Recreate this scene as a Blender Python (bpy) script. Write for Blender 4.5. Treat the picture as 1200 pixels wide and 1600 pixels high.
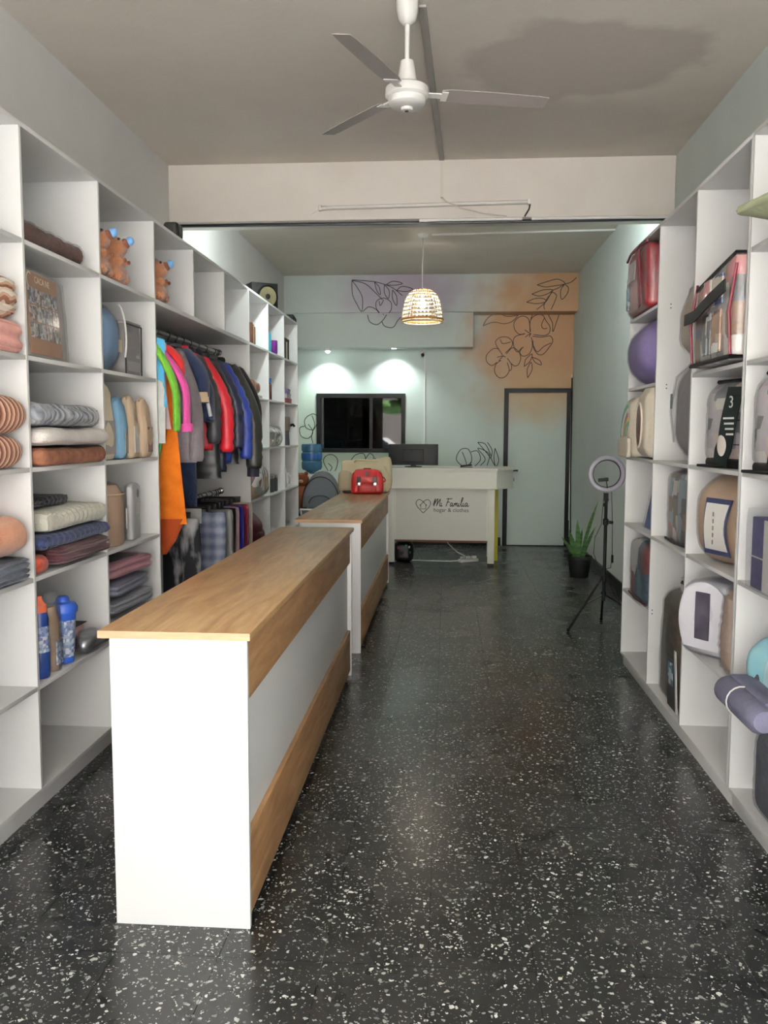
import bpy, bmesh, math, random
from mathutils import Vector, Matrix, noise
for _o in list(bpy.data.objects): bpy.data.objects.remove(_o)
scene = bpy.context.scene
COL = scene.collection
PI = math.pi

# ---------------------------------------------------------------- camera
cam_d = bpy.data.cameras.new('camera'); cam = bpy.data.objects.new('camera', cam_d); COL.objects.link(cam)
cam_d.sensor_fit = 'VERTICAL'; cam_d.sensor_height = 36.0; cam_d.lens = 1345.7 * 36.0 / 1600.0
cam_d.clip_start = 0.05; cam_d.clip_end = 200
_p, _y, _r = 0.0928, 0.0726, 0.0028
_f = Vector((-math.sin(_y)*math.cos(_p), math.cos(_y)*math.cos(_p), -math.sin(_p)))
_rt = Vector((math.cos(_y), math.sin(_y), 0)); _up = _rt.cross(_f)
_r2 = _rt*math.cos(_r) + _up*math.sin(_r); _u2 = _up*math.cos(_r) - _rt*math.sin(_r)
cam.matrix_world = Matrix(((_r2.x,_u2.x,-_f.x,0),(_r2.y,_u2.y,-_f.y,0),(_r2.z,_u2.z,-_f.z,1.5),(0,0,0,1)))
scene.camera = cam

# ---------------------------------------------------------------- colour helpers
def lin(c):
    out = []
    for v in c[:3]:
        v = v/255.0
        out.append(v/12.92 if v <= 0.04045 else ((v+0.055)/1.055)**2.4)
    return (out[0], out[1], out[2], 1.0)

# ---------------------------------------------------------------- world, daylight through the open shop front
world = bpy.data.worlds.new('sky'); scene.world = world; world.use_nodes = True
_bg = world.node_tree.nodes['Background']
_bg.inputs['Color'].default_value = (0.86, 0.94, 1.0, 1); _bg.inputs['Strength'].default_value = 5.0
def area(name, loc, rot, sx, sy, power, color, portal=False):
    l = bpy.data.lights.new(name, 'AREA'); l.shape = 'RECTANGLE'; l.size = sx; l.size_y = sy
    l.energy = power; l.color = color
    if portal: l.cycles.is_portal = True
    o = bpy.data.objects.new(name, l); COL.objects.link(o); o.location = loc; o.rotation_euler = rot
    return o
area('daylight_portal', (-0.24, -2.2, 1.6), (PI/2, 0, 0), 3.7, 3.4, 1.0, (1,1,1), portal=True)
_s = bpy.data.lights.new('sun', 'SUN'); _s.energy = 430.0; _s.angle = 0.02; _s.color = (1.0, 0.985, 0.97)
_so = bpy.data.objects.new('sun', _s); COL.objects.link(_so); _so.rotation_euler = (math.radians(-14), math.radians(10), 0)   # high sun on the pavement outside
def spot(name, loc, aim, power, color, size, blend, radius):
    l = bpy.data.lights.new(name, 'SPOT'); l.energy = power; l.color = color; l.spot_size = math.radians(size); l.spot_blend = blend; l.shadow_soft_size = radius
    o = bpy.data.objects.new(name, l); COL.objects.link(o); o.location = loc
    o.rotation_euler = Vector(aim).to_track_quat('-Z', 'Y').to_euler()
    return o
# two flood lamps fixed on the far side of the beam, washing the side walls of the back room
spot('flood_lamp', (-1.15, 6.86, 3.18), (-0.75, 0.75, -0.55), 58, (0.88, 1.0, 0.98), 130, 0.8, 0.08)
spot('flood_lamp', (0.75, 6.86, 3.18), (0.75, 0.75, -0.55), 58, (0.88, 1.0, 0.98), 130, 0.8, 0.08)
scene.view_settings.view_transform = 'Standard'
scene.view_settings.look = 'None'
scene.view_settings.gamma = 1.0
scene.view_settings.use_curve_mapping = False
scene.view_settings.exposure = 0.24

# ---------------------------------------------------------------- materials
MATS = {}
def mat(key, c=(200,200,200), rough=0.5, metal=0.0, var=0.0, vscale=6.0, bump=0.0, bscale=40.0, spec=0.5,
        coat=0.0, c2=None, trans=0.0, emit=None, estr=0.0, sheen=0.0, stretch=None, alpha=None, rp=(0.3, 0.7)):
    if key in MATS: return MATS[key]
    m = bpy.data.materials.new(key); m.use_nodes = True
    nt = m.node_tree; b = nt.nodes['Principled BSDF']; L = nt.links.new
    b.inputs['Base Color'].default_value = lin(c)
    b.inputs['Roughness'].default_value = rough
    b.inputs['Metallic'].default_value = metal
    b.inputs['Specular IOR Level'].default_value = spec
    b.inputs['Coat Weight'].default_value = coat
    b.inputs['Sheen Weight'].default_value = sheen
    b.inputs['Transmission Weight'].default_value = trans
    if alpha is not None: b.inputs['Alpha'].default_value = alpha
    if emit: b.inputs['Emission Color'].default_value = lin(emit); b.inputs['Emission Strength'].default_value = estr
    tc = None
    if var or bump or c2:
        tc = nt.nodes.new('ShaderNodeTexCoord'); mp = nt.nodes.new('ShaderNodeMapping')
        L(tc.outputs['Object'], mp.inputs['Vector'])
        if stretch: mp.inputs['Scale'].default_value = stretch
    if var or c2:
        n = nt.nodes.new('ShaderNodeTexNoise'); n.inputs['Scale'].default_value = vscale; n.inputs['Detail'].default_value = 5
        L(mp.outputs['Vector'], n.inputs['Vector'])
        r = nt.nodes.new('ShaderNodeValToRGB'); r.color_ramp.elements[0].position = rp[0]; r.color_ramp.elements[1].position = rp[1]
        ca = lin(c); cb = lin(c2) if c2 else tuple(min(1, x*(1-var)) for x in ca[:3])+(1,)
        r.color_ramp.elements[0].color = ca; r.color_ramp.elements[1].color = cb
        L(n.outputs['Fac'], r.inputs['Fac']); L(r.outputs['Color'], b.inputs['Base Color'])
    if bump:
        n2 = nt.nodes.new('ShaderNodeTexNoise'); n2.inputs['Scale'].default_value = bscale; n2.inputs['Detail'].default_value = 4
        L(mp.outputs['Vector'], n2.inputs['Vector'])
        bp = nt.nodes.new('ShaderNodeBump'); bp.inputs['Strength'].default_value = bump; bp.inputs['Distance'].default_value = 0.01
        L(n2.outputs['Fac'], bp.inputs['Height']); L(bp.outputs['Normal'], b.inputs['Normal'])
    MATS[key] = m
    return m

def nodes_mat(key):
    m = bpy.data.materials.new(key); m.use_nodes = True; MATS[key] = m
    nt = m.node_tree
    return m, nt, nt.nodes['Principled BSDF'], nt.links.new, nt.nodes.new

def clear_plastic(key, tint=(253,254,255), gloss=0.16, rough=0.08):
    """thin crinkled cellophane: mostly see-through with a soft sheen"""
    if key in MATS: return MATS[key]
    m = bpy.data.materials.new(key); m.use_nodes = True; nt = m.node_tree; N = nt.nodes.new; L = nt.links.new
    for n in list(nt.nodes):
        if n.type != 'OUTPUT_MATERIAL': nt.nodes.remove(n)
    out = [n for n in nt.nodes if n.type == 'OUTPUT_MATERIAL'][0]
    t = N('ShaderNodeBsdfTransparent'); t.inputs['Color'].default_value = lin(tint)
    g = N('ShaderNodeBsdfGlossy'); g.inputs['Roughness'].default_value = rough
    tc = N('ShaderNodeTexCoord'); no = N('ShaderNodeTexNoise'); no.inputs['Scale'].default_value = 22; no.inputs['Detail'].default_value = 5
    L(tc.outputs['Object'], no.inputs['Vector'])
    bp = N('ShaderNodeBump'); bp.inputs['Strength'].default_value = 0.9; bp.inputs['Distance'].default_value = 0.03
    L(no.outputs['Fac'], bp.inputs['Height']); L(bp.outputs['Normal'], g.inputs['Normal'])
    lw = N('ShaderNodeLayerWeight'); lw.inputs['Blend'].default_value = 0.2
    ma = N('ShaderNodeMath'); ma.operation = 'MULTIPLY_ADD'; ma.inputs[1].default_value = 0.22; ma.inputs[2].default_value = gloss*0.22
    L(lw.outputs['Fresnel'], ma.inputs[0])
    df = N('ShaderNodeBsdfDiffuse'); df.inputs['Color'].default_value = (0.85, 0.86, 0.88, 1)
    m0 = N('ShaderNodeMixShader'); m0.inputs['Fac'].default_value = 0.015+gloss*0.06; L(t.outputs[0], m0.inputs[1]); L(df.outputs[0], m0.inputs[2])
    mx = N('ShaderNodeMixShader'); L(ma.outputs[0], mx.inputs['Fac']); L(m0.outputs[0], mx.inputs[1]); L(g.outputs[0], mx.inputs[2])
    L(mx.outputs[0], out.inputs['Surface'])
    MATS[key] = m
    return m

def stripes(key, cols, scale, axis='X', rough=0.85, wobble=0.0, sharp=True, bump=0.3):
    """bands of colour along one object axis"""
    if key in MATS: return MATS[key]
    m, nt, b, L, N = nodes_mat(key)
    b.inputs['Roughness'].default_value = rough
    tc = N('ShaderNodeTexCoord'); sp = N('ShaderNodeSeparateXYZ')
    src = tc.outputs['Object']
    if wobble:
        no = N('ShaderNodeTexNoise'); no.inputs['Scale'].default_value = 6; L(src, no.inputs['Vector'])
        mxv = N('ShaderNodeMix'); mxv.data_type = 'VECTOR'; mxv.inputs[0].default_value = wobble
        L(src, mxv.inputs[4]); L(no.outputs['Color'], mxv.inputs[5]); src = mxv.outputs[1]
    L(src, sp.inputs[0])
    mu = N('ShaderNodeMath'); mu.operation = 'MULTIPLY'; mu.inputs[1].default_value = scale; L(sp.outputs[axis], mu.inputs[0])
    fr = N('ShaderNodeMath'); fr.operation = 'FRACT'; L(mu.outputs[0], fr.inputs[0])
    r = N('ShaderNodeValToRGB'); r.color_ramp.interpolation = 'CONSTANT' if sharp else 'LINEAR'
    while len(r.color_ramp.elements) < len(cols): r.color_ramp.elements.new(0.5)
    for i, c in enumerate(cols):
        r.color_ramp.elements[i].position = i/len(cols); r.color_ramp.elements[i].color = lin(c)
    L(fr.outputs[0], r.inputs['Fac']); L(r.outputs['Color'], b.inputs['Base Color'])
    no2 = N('ShaderNodeTexNoise'); no2.inputs['Scale'].default_value = 90; L(tc.outputs['Object'], no2.inputs['Vector'])
    bp = N('ShaderNodeBump'); bp.inputs['Strength'].default_value = bump; bp.inputs['Distance'].default_value = 0.004
    L(no2.outputs['Fac'], bp.inputs['Height']); L(bp.outputs['Normal'], b.inputs['Normal'])
    return m

def patches(key, cols, scale, rough=0.4, stretch=(1,1,1), metric='CHEBYCHEV', rand=0.6, coat=0.3):
    """printed picture panels / crumpled contents: cells each with a colour of the palette"""
    if key in MATS: return MATS[key]
    m, nt, b, L, N = nodes_mat(key)
    b.inputs['Roughness'].default_value = rough; b.inputs['Coat Weight'].default_value = coat; b.inputs['Coat Roughness'].default_value = 0.1
    tc = N('ShaderNodeTexCoord'); mp = N('ShaderNodeMapping'); mp.inputs['Scale'].default_value = stretch
    L(tc.outputs['Object'], mp.inputs['Vector'])
    v = N('ShaderNodeTexVoronoi'); v.distance = metric; v.inputs['Scale'].default_value = scale; v.inputs['Randomness'].default_value = rand
    L(mp.outputs['Vector'], v.inputs['Vector'])
    wn = N('ShaderNodeTexWhiteNoise'); L(v.outputs['Position'], wn.inputs['Vector'])
    r = N('ShaderNodeValToRGB'); r.color_ramp.interpolation = 'CONSTANT'
    while len(r.color_ramp.elements) < len(cols): r.color_ramp.elements.new(0.5)
    for i, c in enumerate(cols):
        r.color_ramp.elements[i].position = i/len(cols); r.color_ramp.elements[i].color = lin(c)
    L(wn.outputs['Value'], r.inputs['Fac'])
    no = N('ShaderNodeTexNoise'); no.inputs['Scale'].default_value = scale*3; no.inputs['Detail'].default_value = 6; L(mp.outputs['Vector'], no.inputs['Vector'])
    mx = N('ShaderNodeMix'); mx.data_type = 'RGBA'; mx.blend_type = 'SOFT_LIGHT'; mx.inputs[0].default_value = 0.5
    L(r.outputs['Color'], mx.inputs[6]); L(no.outputs['Color'], mx.inputs[7])
    hs = N('ShaderNodeHueSaturation'); hs.inputs['Saturation'].default_value = 0.8; L(mx.outputs[2], hs.inputs['Color'])
    L(hs.outputs['Color'], b.inputs['Base Color'])
    return m

# ---------------------------------------------------------------- mesh builder
class MB:
    def __init__(s): s.bm = bmesh.new()
    def box(s, cx, cy, cz, sx, sy, sz, rot=None, bev=0.0):
        g = bmesh.ops.create_cube(s.bm, size=1.0)['verts']
        M = Matrix.Translation((cx,cy,cz))
        if rot is not None: M = M @ rot
        bmesh.ops.transform(s.bm, matrix=M @ Matrix.Diagonal((sx,sy,sz,1)), verts=g)
        if bev:
            es = list({e for v in g for e in v.link_edges})
            bmesh.ops.bevel(s.bm, geom=es, offset=bev, segments=2, profile=0.6, affect='EDGES')
        return s
    def bb(s, x0, x1, y0, y1, z0, z1, bev=0.0):
        return s.box((x0+x1)/2, (y0+y1)/2, (z0+z1)/2, x1-x0, y1-y0, z1-z0, bev=bev)
    def ring(s, c, ax, ay, r, n, ry=None):
        ry = r if ry is None else ry
        return [s.bm.verts.new(c + ax*(math.cos(2*PI*i/n)*r) + ay*(math.sin(2*PI*i/n)*ry)) for i in range(n)]
    def bridge(s, a, b):
        n = len(a)
        for i in range(n): s.bm.faces.new((a[i], a[(i+1)%n], b[(i+1)%n], b[i]))
    def cap(s, a, flip=False):
        s.bm.faces.new(a[::-1] if flip else a)
    def tube(s, pts, r, n=8, r1=None, closed=False, ry=None, caps=True):
        pts = [Vector(p) for p in pts]; rings = []; m = len(pts)
        prev = None
        for i, p in enumerate(pts):
            if closed: d = pts[(i+1)%m]-pts[(i-1)%m]
            else: d = pts[min(i+1,m-1)]-pts[max(i-1,0)]
            d.normalize()
            if prev is None:
                up = Vector((0,0,1)) if abs(d.z) < 0.9 else Vector((1,0,0))
                ax = d.cross(up).normalized()
            else:
                ax = (prev - d*prev.dot(d)).normalized()
            ay = d.cross(ax); prev = ax
            rr = r if not isinstance(r, (list,tuple)) else r[i]
            if r1 is not None: rr = r + (r1-r)*i/(m-1)
            rings.append(s.ring(p, ax, ay, rr, n, None if ry is None else (ry[i] if isinstance(ry,(list,tuple)) else ry)))
        for a, b in zip(rings, rings[1:]): s.bridge(a, b)
        if closed: s.bridge(rings[-1], rings[0])
        elif caps: s.cap(rings[0], True); s.cap(rings[-1])
        return s
    def cyl(s, p0, p1, r0, r1=None, n=20):
        return s.tube([p0, p1], [r0, r0 if r1 is None else r1], n)
    def lathe(s, prof, n=24, c=(0,0,0), caps=True):
        c = Vector(c); rings = [s.ring(c+Vector((0,0,z)), Vector((1,0,0)), Vector((0,1,0)), max(r,1e-4), n) for r, z in prof]
        for a, b in zip(rings, rings[1:]): s.bridge(a, b)
        if caps: s.cap(rings[0], True); s.cap(rings[-1])
        return s
    def ball(s, c, rx, ry=None, rz=None, sub=2, rot=None):
        g = bmesh.ops.create_icosphere(s.bm, subdivisions=sub, radius=1.0)['verts']
        M = Matrix.Translation(c)
        if rot is not None: M = M @ rot
        bmesh.ops.transform(s.bm, matrix=M @ Matrix.Diagonal((rx, ry or rx, rz or rx, 1)), verts=g)
        return s
    def prism(s, poly, d0, d1, plane='XZ'):
        def P(a, b, d):
            return {'XZ': (a, d, b), 'XY': (a, b, d), 'YZ': (d, a, b)}[plane]
        A = [s.bm.verts.new(P(a,b,d0)) for a, b in poly]; B = [s.bm.verts.new(P(a,b,d1)) for a, b in poly]
        s.bridge(A, B); s.cap(A, True); s.cap(B)
        return s
    def soft(s, cx, cy, cz, sx, sy, sz, r=0.04, n=10, puff=0.0, amp=0.0, fr=6.0, seed=0, fn=None, flat=True):
        """rounded stuffed block; puff swells the faces, amp adds soft wrinkles"""
        D = {}; N = n+1
        def V(i, j, k):
            key = (i, j, k)
            if key not in D: D[key] = s.bm.verts.new((2*i/N-1, 2*j/N-1, 2*k/N-1))
            return D[key]
        for a in range(N):
            for b in range(N):
                for e in (0, N):
                    s.bm.faces.new((V(a,b,e), V(a+1,b,e), V(a+1,b+1,e), V(a,b+1,e)))
                    s.bm.faces.new((V(a,e,b), V(a+1,e,b), V(a+1,e,b+1), V(a,e,b+1)))
                    s.bm.faces.new((V(e,a,b), V(e,a+1,b), V(e,a+1,b+1), V(e,a,b+1)))
        vs = list(D.values())
        h = Vector((sx/2, sy/2, sz/2)); r = min(r, *(h*0.98)); off = Vector((seed*3.1, seed*1.7, seed*2.3))
        for v in vs:
            q = v.co.copy()
            p = Vector((q.x*h.x, q.y*h.y, q.z*h.z))
            core = Vector(tuple(max(-(h[i]-r), min(h[i]-r, p[i])) for i in range(3)))
            dlt = p-core
            nrm = dlt.normalized() if dlt.length > 1e-9 else Vector((0,0,0))
            p = core + nrm*min(r, dlt.length if dlt.length < r else r)
            if puff:
                p += Vector((q.x*h.x*puff*(1-q.y*q.y)*(1-q.z*q.z), q.y*h.y*puff*(1-q.x*q.x)*(1-q.z*q.z), q.z*h.z*puff*(1-q.x*q.x)*(1-q.y*q.y)*(0 if (flat and q.z < 0) else 1)))
            if amp:
                nn = noise.noise_vector(p*fr+off)
                k = amp if not flat else amp*min(1.0, (q.z+1.0)*1.5+0.15)
                p += nn*k
            if fn: p = fn(p, q)
            v.co = p + Vector((cx,cy,cz))
        return s
    def loft(s, secs, n=16, caps=True, e=2.0):
        """secs: (z, cx, cy, rx, ry) superellipse sections stacked along z"""
        rings = []
        for z, cx, cy, rx, ry in secs:
            R = []
            for i in range(n):
                t = 2*PI*i/n; c, sn = math.cos(t), math.sin(t)
                R.append(s.bm.verts.new((cx+rx*math.copysign(abs(c)**(2/e), c), cy+ry*math.copysign(abs(sn)**(2/e), sn), z)))
            rings.append(R)
        for a, b in zip(rings, rings[1:]): s.bridge(a, b)
        if caps: s.cap(rings[0], True); s.cap(rings[-1])
        return s
    def ribbon(s, pts, w, nrm=Vector((0,-1,0)), th=0.002):
        """a flat brush stroke lying on a plane with normal nrm"""
        pts = [Vector(p) for p in pts]; m = len(pts); A = []; B = []
        for i, p in enumerate(pts):
            d = (pts[min(i+1,m-1)]-pts[max(i-1,0)])
            if d.length < 1e-9: d = Vector((1,0,0))
            sd = d.normalized().cross(nrm)*(w/2)
            A.append((s.bm.verts.new(p+sd+nrm*th), s.bm.verts.new(p-sd+nrm*th), s.bm.verts.new(p-sd), s.bm.verts.new(p+sd)))
        for a, b in zip(A, A[1:]):
            for k in range(4): s.bm.faces.new((a[k], a[(k+1)%4], b[(k+1)%4], b[k]))
        s.bm.faces.new(A[0][::-1]); s.bm.faces.new(A[-1])
        return s
    def xform(s, M): bmesh.ops.transform(s.bm, matrix=M, verts=s.bm.verts[:]); return s
    def mesh(s, name, m, smooth=True, ang=38):
        bmesh.ops.recalc_face_normals(s.bm, faces=s.bm.faces[:])
        me = bpy.data.meshes.new(name); s.bm.to_mesh(me); s.bm.free()
        if m: me.materials.append(m)
        if smooth:
            me.shade_smooth(); me.set_sharp_from_angle(angle=math.radians(ang))
        return me
    def build(s, name, m, parent=None, loc=None, rot=None, label=None, smooth=True, ang=38):
        return put(s.mesh(name, m, smooth, ang), name, parent, loc, rot, label)

def put(me, name, parent=None, loc=None, rot=None, label=None):
    o = bpy.data.objects.new(name, me); COL.objects.link(o)
    if parent: o.parent = parent
    if loc: o.location = loc
    if rot: o.rotation_euler = rot
    if label: o['label'] = label
    return o
def tag(o, label, cat, group=None, kind=None):
    o['label'] = label; o['category'] = cat
    if group: o['group'] = group
    if kind: o['kind'] = kind
    return o
def thing(name, label, cat, loc=(0,0,0), rz=0.0, group=None, rot=None):
    o = bpy.data.objects.new(name, None); COL.objects.link(o); o.location = loc
    o.rotation_euler = rot if rot else (0,0,rz); o.empty_display_size = 0.05
    return tag(o, label, cat, group)
def struct(o, label=None, cat=None):
    o['kind'] = 'structure'
    if label: o['label'] = label
    if cat: o['category'] = cat
    return o
def copy_tree(o, parent=None):
    c = o.copy(); COL.objects.link(c); c.parent = parent
    for ch in list(o.children): copy_tree(ch, c)
    return c
def text_mesh(name, body, size, m, parent=None, loc=(0,0,0), rot=(PI/2,0,0), ext=0.0005, shear=0.0, align='CENTER', label=None):
    cu = bpy.data.curves.new(name, 'FONT'); cu.body = body; cu.size = size; cu.extrude = ext; cu.shear = shear
    cu.align_x = align; cu.align_y = 'CENTER'; cu.resolution_u = 3
    t = bpy.data.objects.new(name, cu); COL.objects.link(t)
    bpy.context.view_layer.update()
    me = bpy.data.meshes.new_from_object(t.evaluated_get(bpy.context.evaluated_depsgraph_get()))
    bpy.data.objects.remove(t); bpy.data.curves.remove(cu)
    me.name = name; me.materials.clear(); me.materials.append(m)
    return put(me, name, parent, loc, rot, label)
def rotz(a): return Matrix.Rotation(a, 4, 'Z')
def rotx(a): return Matrix.Rotation(a, 4, 'X')
def roty(a): return Matrix.Rotation(a, 4, 'Y')
# ================================================================ ROOM SHELL
XW0, XW1, YF, YB, ZC = -2.10, 1.62, -2.2, 11.44, 3.48
XL, XR = -1.5844, 1.1385

def plaster(key, c, c2, scale=1.2, spots=None, rough=0.9, bump=0.15):
    m, nt, b, L, N = nodes_mat(key)
    b.inputs['Roughness'].default_value = rough; b.inputs['Specular IOR Level'].default_value = 0.2
    g = N('ShaderNodeNewGeometry')
    n = N('ShaderNodeTexNoise'); n.inputs['Scale'].default_value = scale; n.inputs['Detail'].default_value = 6; n.inputs['Roughness'].default_value = 0.55
    L(g.outputs['Position'], n.inputs['Vector'])
    r = N('ShaderNodeValToRGB'); r.color_ramp.elements[0].position = 0.35; r.color_ramp.elements[1].position = 0.68
    r.color_ramp.elements[0].color = lin(c); r.color_ramp.elements[1].color = lin(c2)
    L(n.outputs['Fac'], r.inputs['Fac']); col = r.outputs['Color']
    n3 = N('ShaderNodeTexNoise'); n3.inputs['Scale'].default_value = 3.0; n3.inputs['Detail'].default_value = 5
    L(g.outputs['Position'], n3.inputs['Vector'])
    for (ctr, rad, sc, strength, edge) in (spots or []):
        # a painted or damp blotch: soft edged ellipsoid with a noisy border
        mp = N('ShaderNodeVectorMath'); mp.operation = 'SUBTRACT'; mp.inputs[1].default_value = ctr; L(g.outputs['Position'], mp.inputs[0])
        dv = N('ShaderNodeVectorMath'); dv.operation = 'DIVIDE'; dv.inputs[1].default_value = rad; L(mp.outputs[0], dv.inputs[0])
        ln = N('ShaderNodeVectorMath'); ln.operation = 'LENGTH'; L(dv.outputs[0], ln.inputs[0])
        ad = N('ShaderNodeMath'); ad.operation = 'MULTIPLY_ADD'; ad.inputs[1].default_value = 0.9; L(n3.outputs['Fac'], ad.inputs[0]); L(ln.outputs['Value'], ad.inputs[2])
        mr = N('ShaderNodeMapRange'); mr.interpolation_type = 'SMOOTHSTEP'
        mr.inputs['From Min'].default_value = 1.45-edge; mr.inputs['From Max'].default_value = 1.45+edge
        mr.inputs['To Min'].default_value = strength; mr.inputs['To Max'].default_value = 0.0
        L(ad.outputs[0], mr.inputs['Value'])
        mx = N('ShaderNodeMix'); mx.data_type = 'RGBA'; L(mr.outputs['Result'], mx.inputs[0]); L(col, mx.inputs[6]); mx.inputs[7].default_value = lin(sc)
        col = mx.outputs[2]
    L(col, b.inputs['Base Color'])
    n2 = N('ShaderNodeTexNoise'); n2.inputs['Scale'].default_value = 30; n2.inputs['Detail'].default_value = 4; L(g.outputs['Position'], n2.inputs['Vector'])
    bp = N('ShaderNodeBump'); bp.inputs['Strength'].default_value = bump; bp.inputs['Distance'].default_value = 0.01
    L(n2.outputs['Fac'], bp.inputs['Height']); L(bp.outputs['Normal'], b.inputs['Normal'])
    return m

M_CEIL = plaster('ceiling_plaster', (230,222,212), (216,207,196), 0.8,
    spots=[((0.72,4.9,3.48),(0.62,0.5,1),(184,175,168),0.6,0.12), ((0.6,5.9,3.48),(0.9,0.5,1),(200,191,182),0.5,0.3), ((-0.5,3.4,3.48),(0.9,1.2,1),(230,225,214),0.6,0.4)])
M_WALL = plaster('wall_paint', (222,220,218), (212,210,208), 0.9)
M_WALLB = plaster('back_room_paint', (216,224,220), (206,214,210), 0.9)
M_BEAM = plaster('beam_paint', (226,220,212), (216,208,200), 1.4)
MURAL = [((1.45,11.3,2.95),(1.05,1.2,0.85),(186,142,100),0.9,0.44), ((1.15,11.3,2.45),(0.85,1.0,0.55),(200,158,126),0.85,0.42),
         ((1.25,11.3,1.95),(0.8,1.0,0.35),(208,176,136),0.6,0.5), ((-0.55,11.2,3.25),(0.75,1.0,0.35),(184,156,188),0.6,0.45),
         ((-1.85,11.4,1.5),(0.5,0.6,0.6),(196,214,194),0.6,0.4), ((-0.9,11.4,1.15),(0.9,0.6,0.25),(200,214,190),0.6,0.4)]
M_MURAL = plaster('mural_wall_paint', (214,224,220), (206,216,213), 0.8, spots=MURAL)

# floor ---------------------------------------------------------- black terrazzo tiles
def terrazzo():
    m, nt, b, L, N = nodes_mat('black_terrazzo')
    g = N('ShaderNodeNewGeometry')
    def layer(scale, lo, hi, seedoff):
        ad = N('ShaderNodeVectorMath'); ad.operation = 'ADD'; ad.inputs[1].default_value = (seedoff, seedoff*1.3, 0.37)
        L(g.outputs['Position'], ad.inputs[0])
        no = N('ShaderNodeTexNoise'); no.inputs['Scale'].default_value = scale*0.8; L(ad.outputs[0], no.inputs['Vector'])
        ml = N('ShaderNodeVectorMath'); ml.operation = 'MULTIPLY_ADD'; ml.inputs[1].default_value = (0.028,0.028,0); L(no.outputs['Color'], ml.inputs[0]); L(ad.outputs[0], ml.inputs[2])
        v = N('ShaderNodeTexVoronoi'); v.voronoi_dimensions = '2D'; v.inputs['Scale'].default_value = scale; L(ml.outputs[0], v.inputs['Vector'])
        wn = N('ShaderNodeTexWhiteNoise'); wn.noise_dimensions = '3D'; L(v.outputs['Color'], wn.inputs['Vector'])
        # chip radius differs from cell to cell; a good share of the cells stay empty
        mr = N('ShaderNodeMapRange'); mr.inputs['From Min'].default_value = 0.50; mr.inputs['From Max'].default_value = 1.0
        mr.inputs['To Min'].default_value = lo; mr.inputs['To Max'].default_value = hi; L(wn.outputs['Value'], mr.inputs['Value'])
        lt = N('ShaderNodeMath'); lt.operation = 'LESS_THAN'; L(v.outputs['Distance'], lt.inputs[0]); L(mr.outputs['Result'], lt.inputs[1])
        return lt.outputs[0], wn.outputs['Color']
    a, ca = layer(46.0, 0.0, 0.30, 0.0); c, cc = layer(92.0, 0.0, 0.27, 7.7)
    mxm = N('ShaderNodeMath'); mxm.operation = 'MAXIMUM'; L(a, mxm.inputs[0]); L(c, mxm.inputs[1])
    sp = N('ShaderNodeSeparateColor'); L(ca, sp.inputs[0])
    r = N('ShaderNodeValToRGB'); r.color_ramp.elements[0].color = lin((112,114,112)); r.color_ramp.elements[1].color = lin((222,222,214)); L(sp.outputs[1], r.inputs['Fac'])
    nb = N('ShaderNodeTexNoise'); nb.inputs['Scale'].default_value = 1.7; nb.inputs['Detail'].default_value = 5; L(g.outputs['Position'], nb.inputs['Vector'])
    rb = N('ShaderNodeValToRGB'); rb.color_ramp.elements[0].color = lin((22,23,24)); rb.color_ramp.elements[1].color = lin((40,41,40)); L(nb.outputs['Fac'], rb.inputs['Fac'])
    mx = N('ShaderNodeMix'); mx.data_type = 'RGBA'; L(mxm.outputs[0], mx.inputs[0]); L(rb.outputs['Color'], mx.inputs[6]); L(r.outputs['Color'], mx.inputs[7])
    L(mx.outputs[2], b.inputs['Base Color'])
    rr = N('ShaderNodeMapRange'); rr.inputs['To Min'].default_value = 0.20; rr.inputs['To Max'].default_value = 0.34; L(nb.outputs['Fac'], rr.inputs['Value'])
    L(rr.outputs['Result'], b.inputs['Roughness'])
    b.inputs['Specular IOR Level'].default_value = 0.5
    return m
M_TERR = terrazzo()
M_GROUT = mat('tile_joint', (30,31,32), 0.8)
fl = struct(MB().bb(XW0-0.1, XW1+0.1, YF, YB+0.05, -0.12, -0.006).build('floor', M_GROUT, smooth=False))
T = 0.3; X0T = -2.14
tile_me = MB().box(0, 0, -0.003, T-0.0018, T-0.0018, 0.006).mesh('tile', M_TERR, smooth=False)
cells = []
for i in range(13):
    for j in range(46):
        x = X0T + T*(i+0.5); y = YF + T*(j+0.5)
        if x-T/2 < XW0-0.06 or x+T/2 > XW1+0.2 or y+T/2 > YB+0.2: continue
        vis = -1.75 < x < 1.3 and y > 1.9 and not (-0.95 < x < -0.65 and 2.5 < y < 8.4) and not (y < 3.0 and x < -1.5)
        if y > 5.6 and x < -1.0: vis = False
        if y > 5.7 and x > 1.15: vis = True
        cells.append((0 if vis else 1, y, x))
cells.sort()
rest = MB()
for k, (v, y, x) in enumerate(cells):
    if k < 298: put(tile_me, 'tile', fl, (x, y, 0))
    else: rest.box(x, y, -0.003, T-0.0018, T-0.0018, 0.006)
_ro = rest.build('tile_field', M_TERR, fl, smooth=False); _ro['kind'] = 'stuff'

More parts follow.
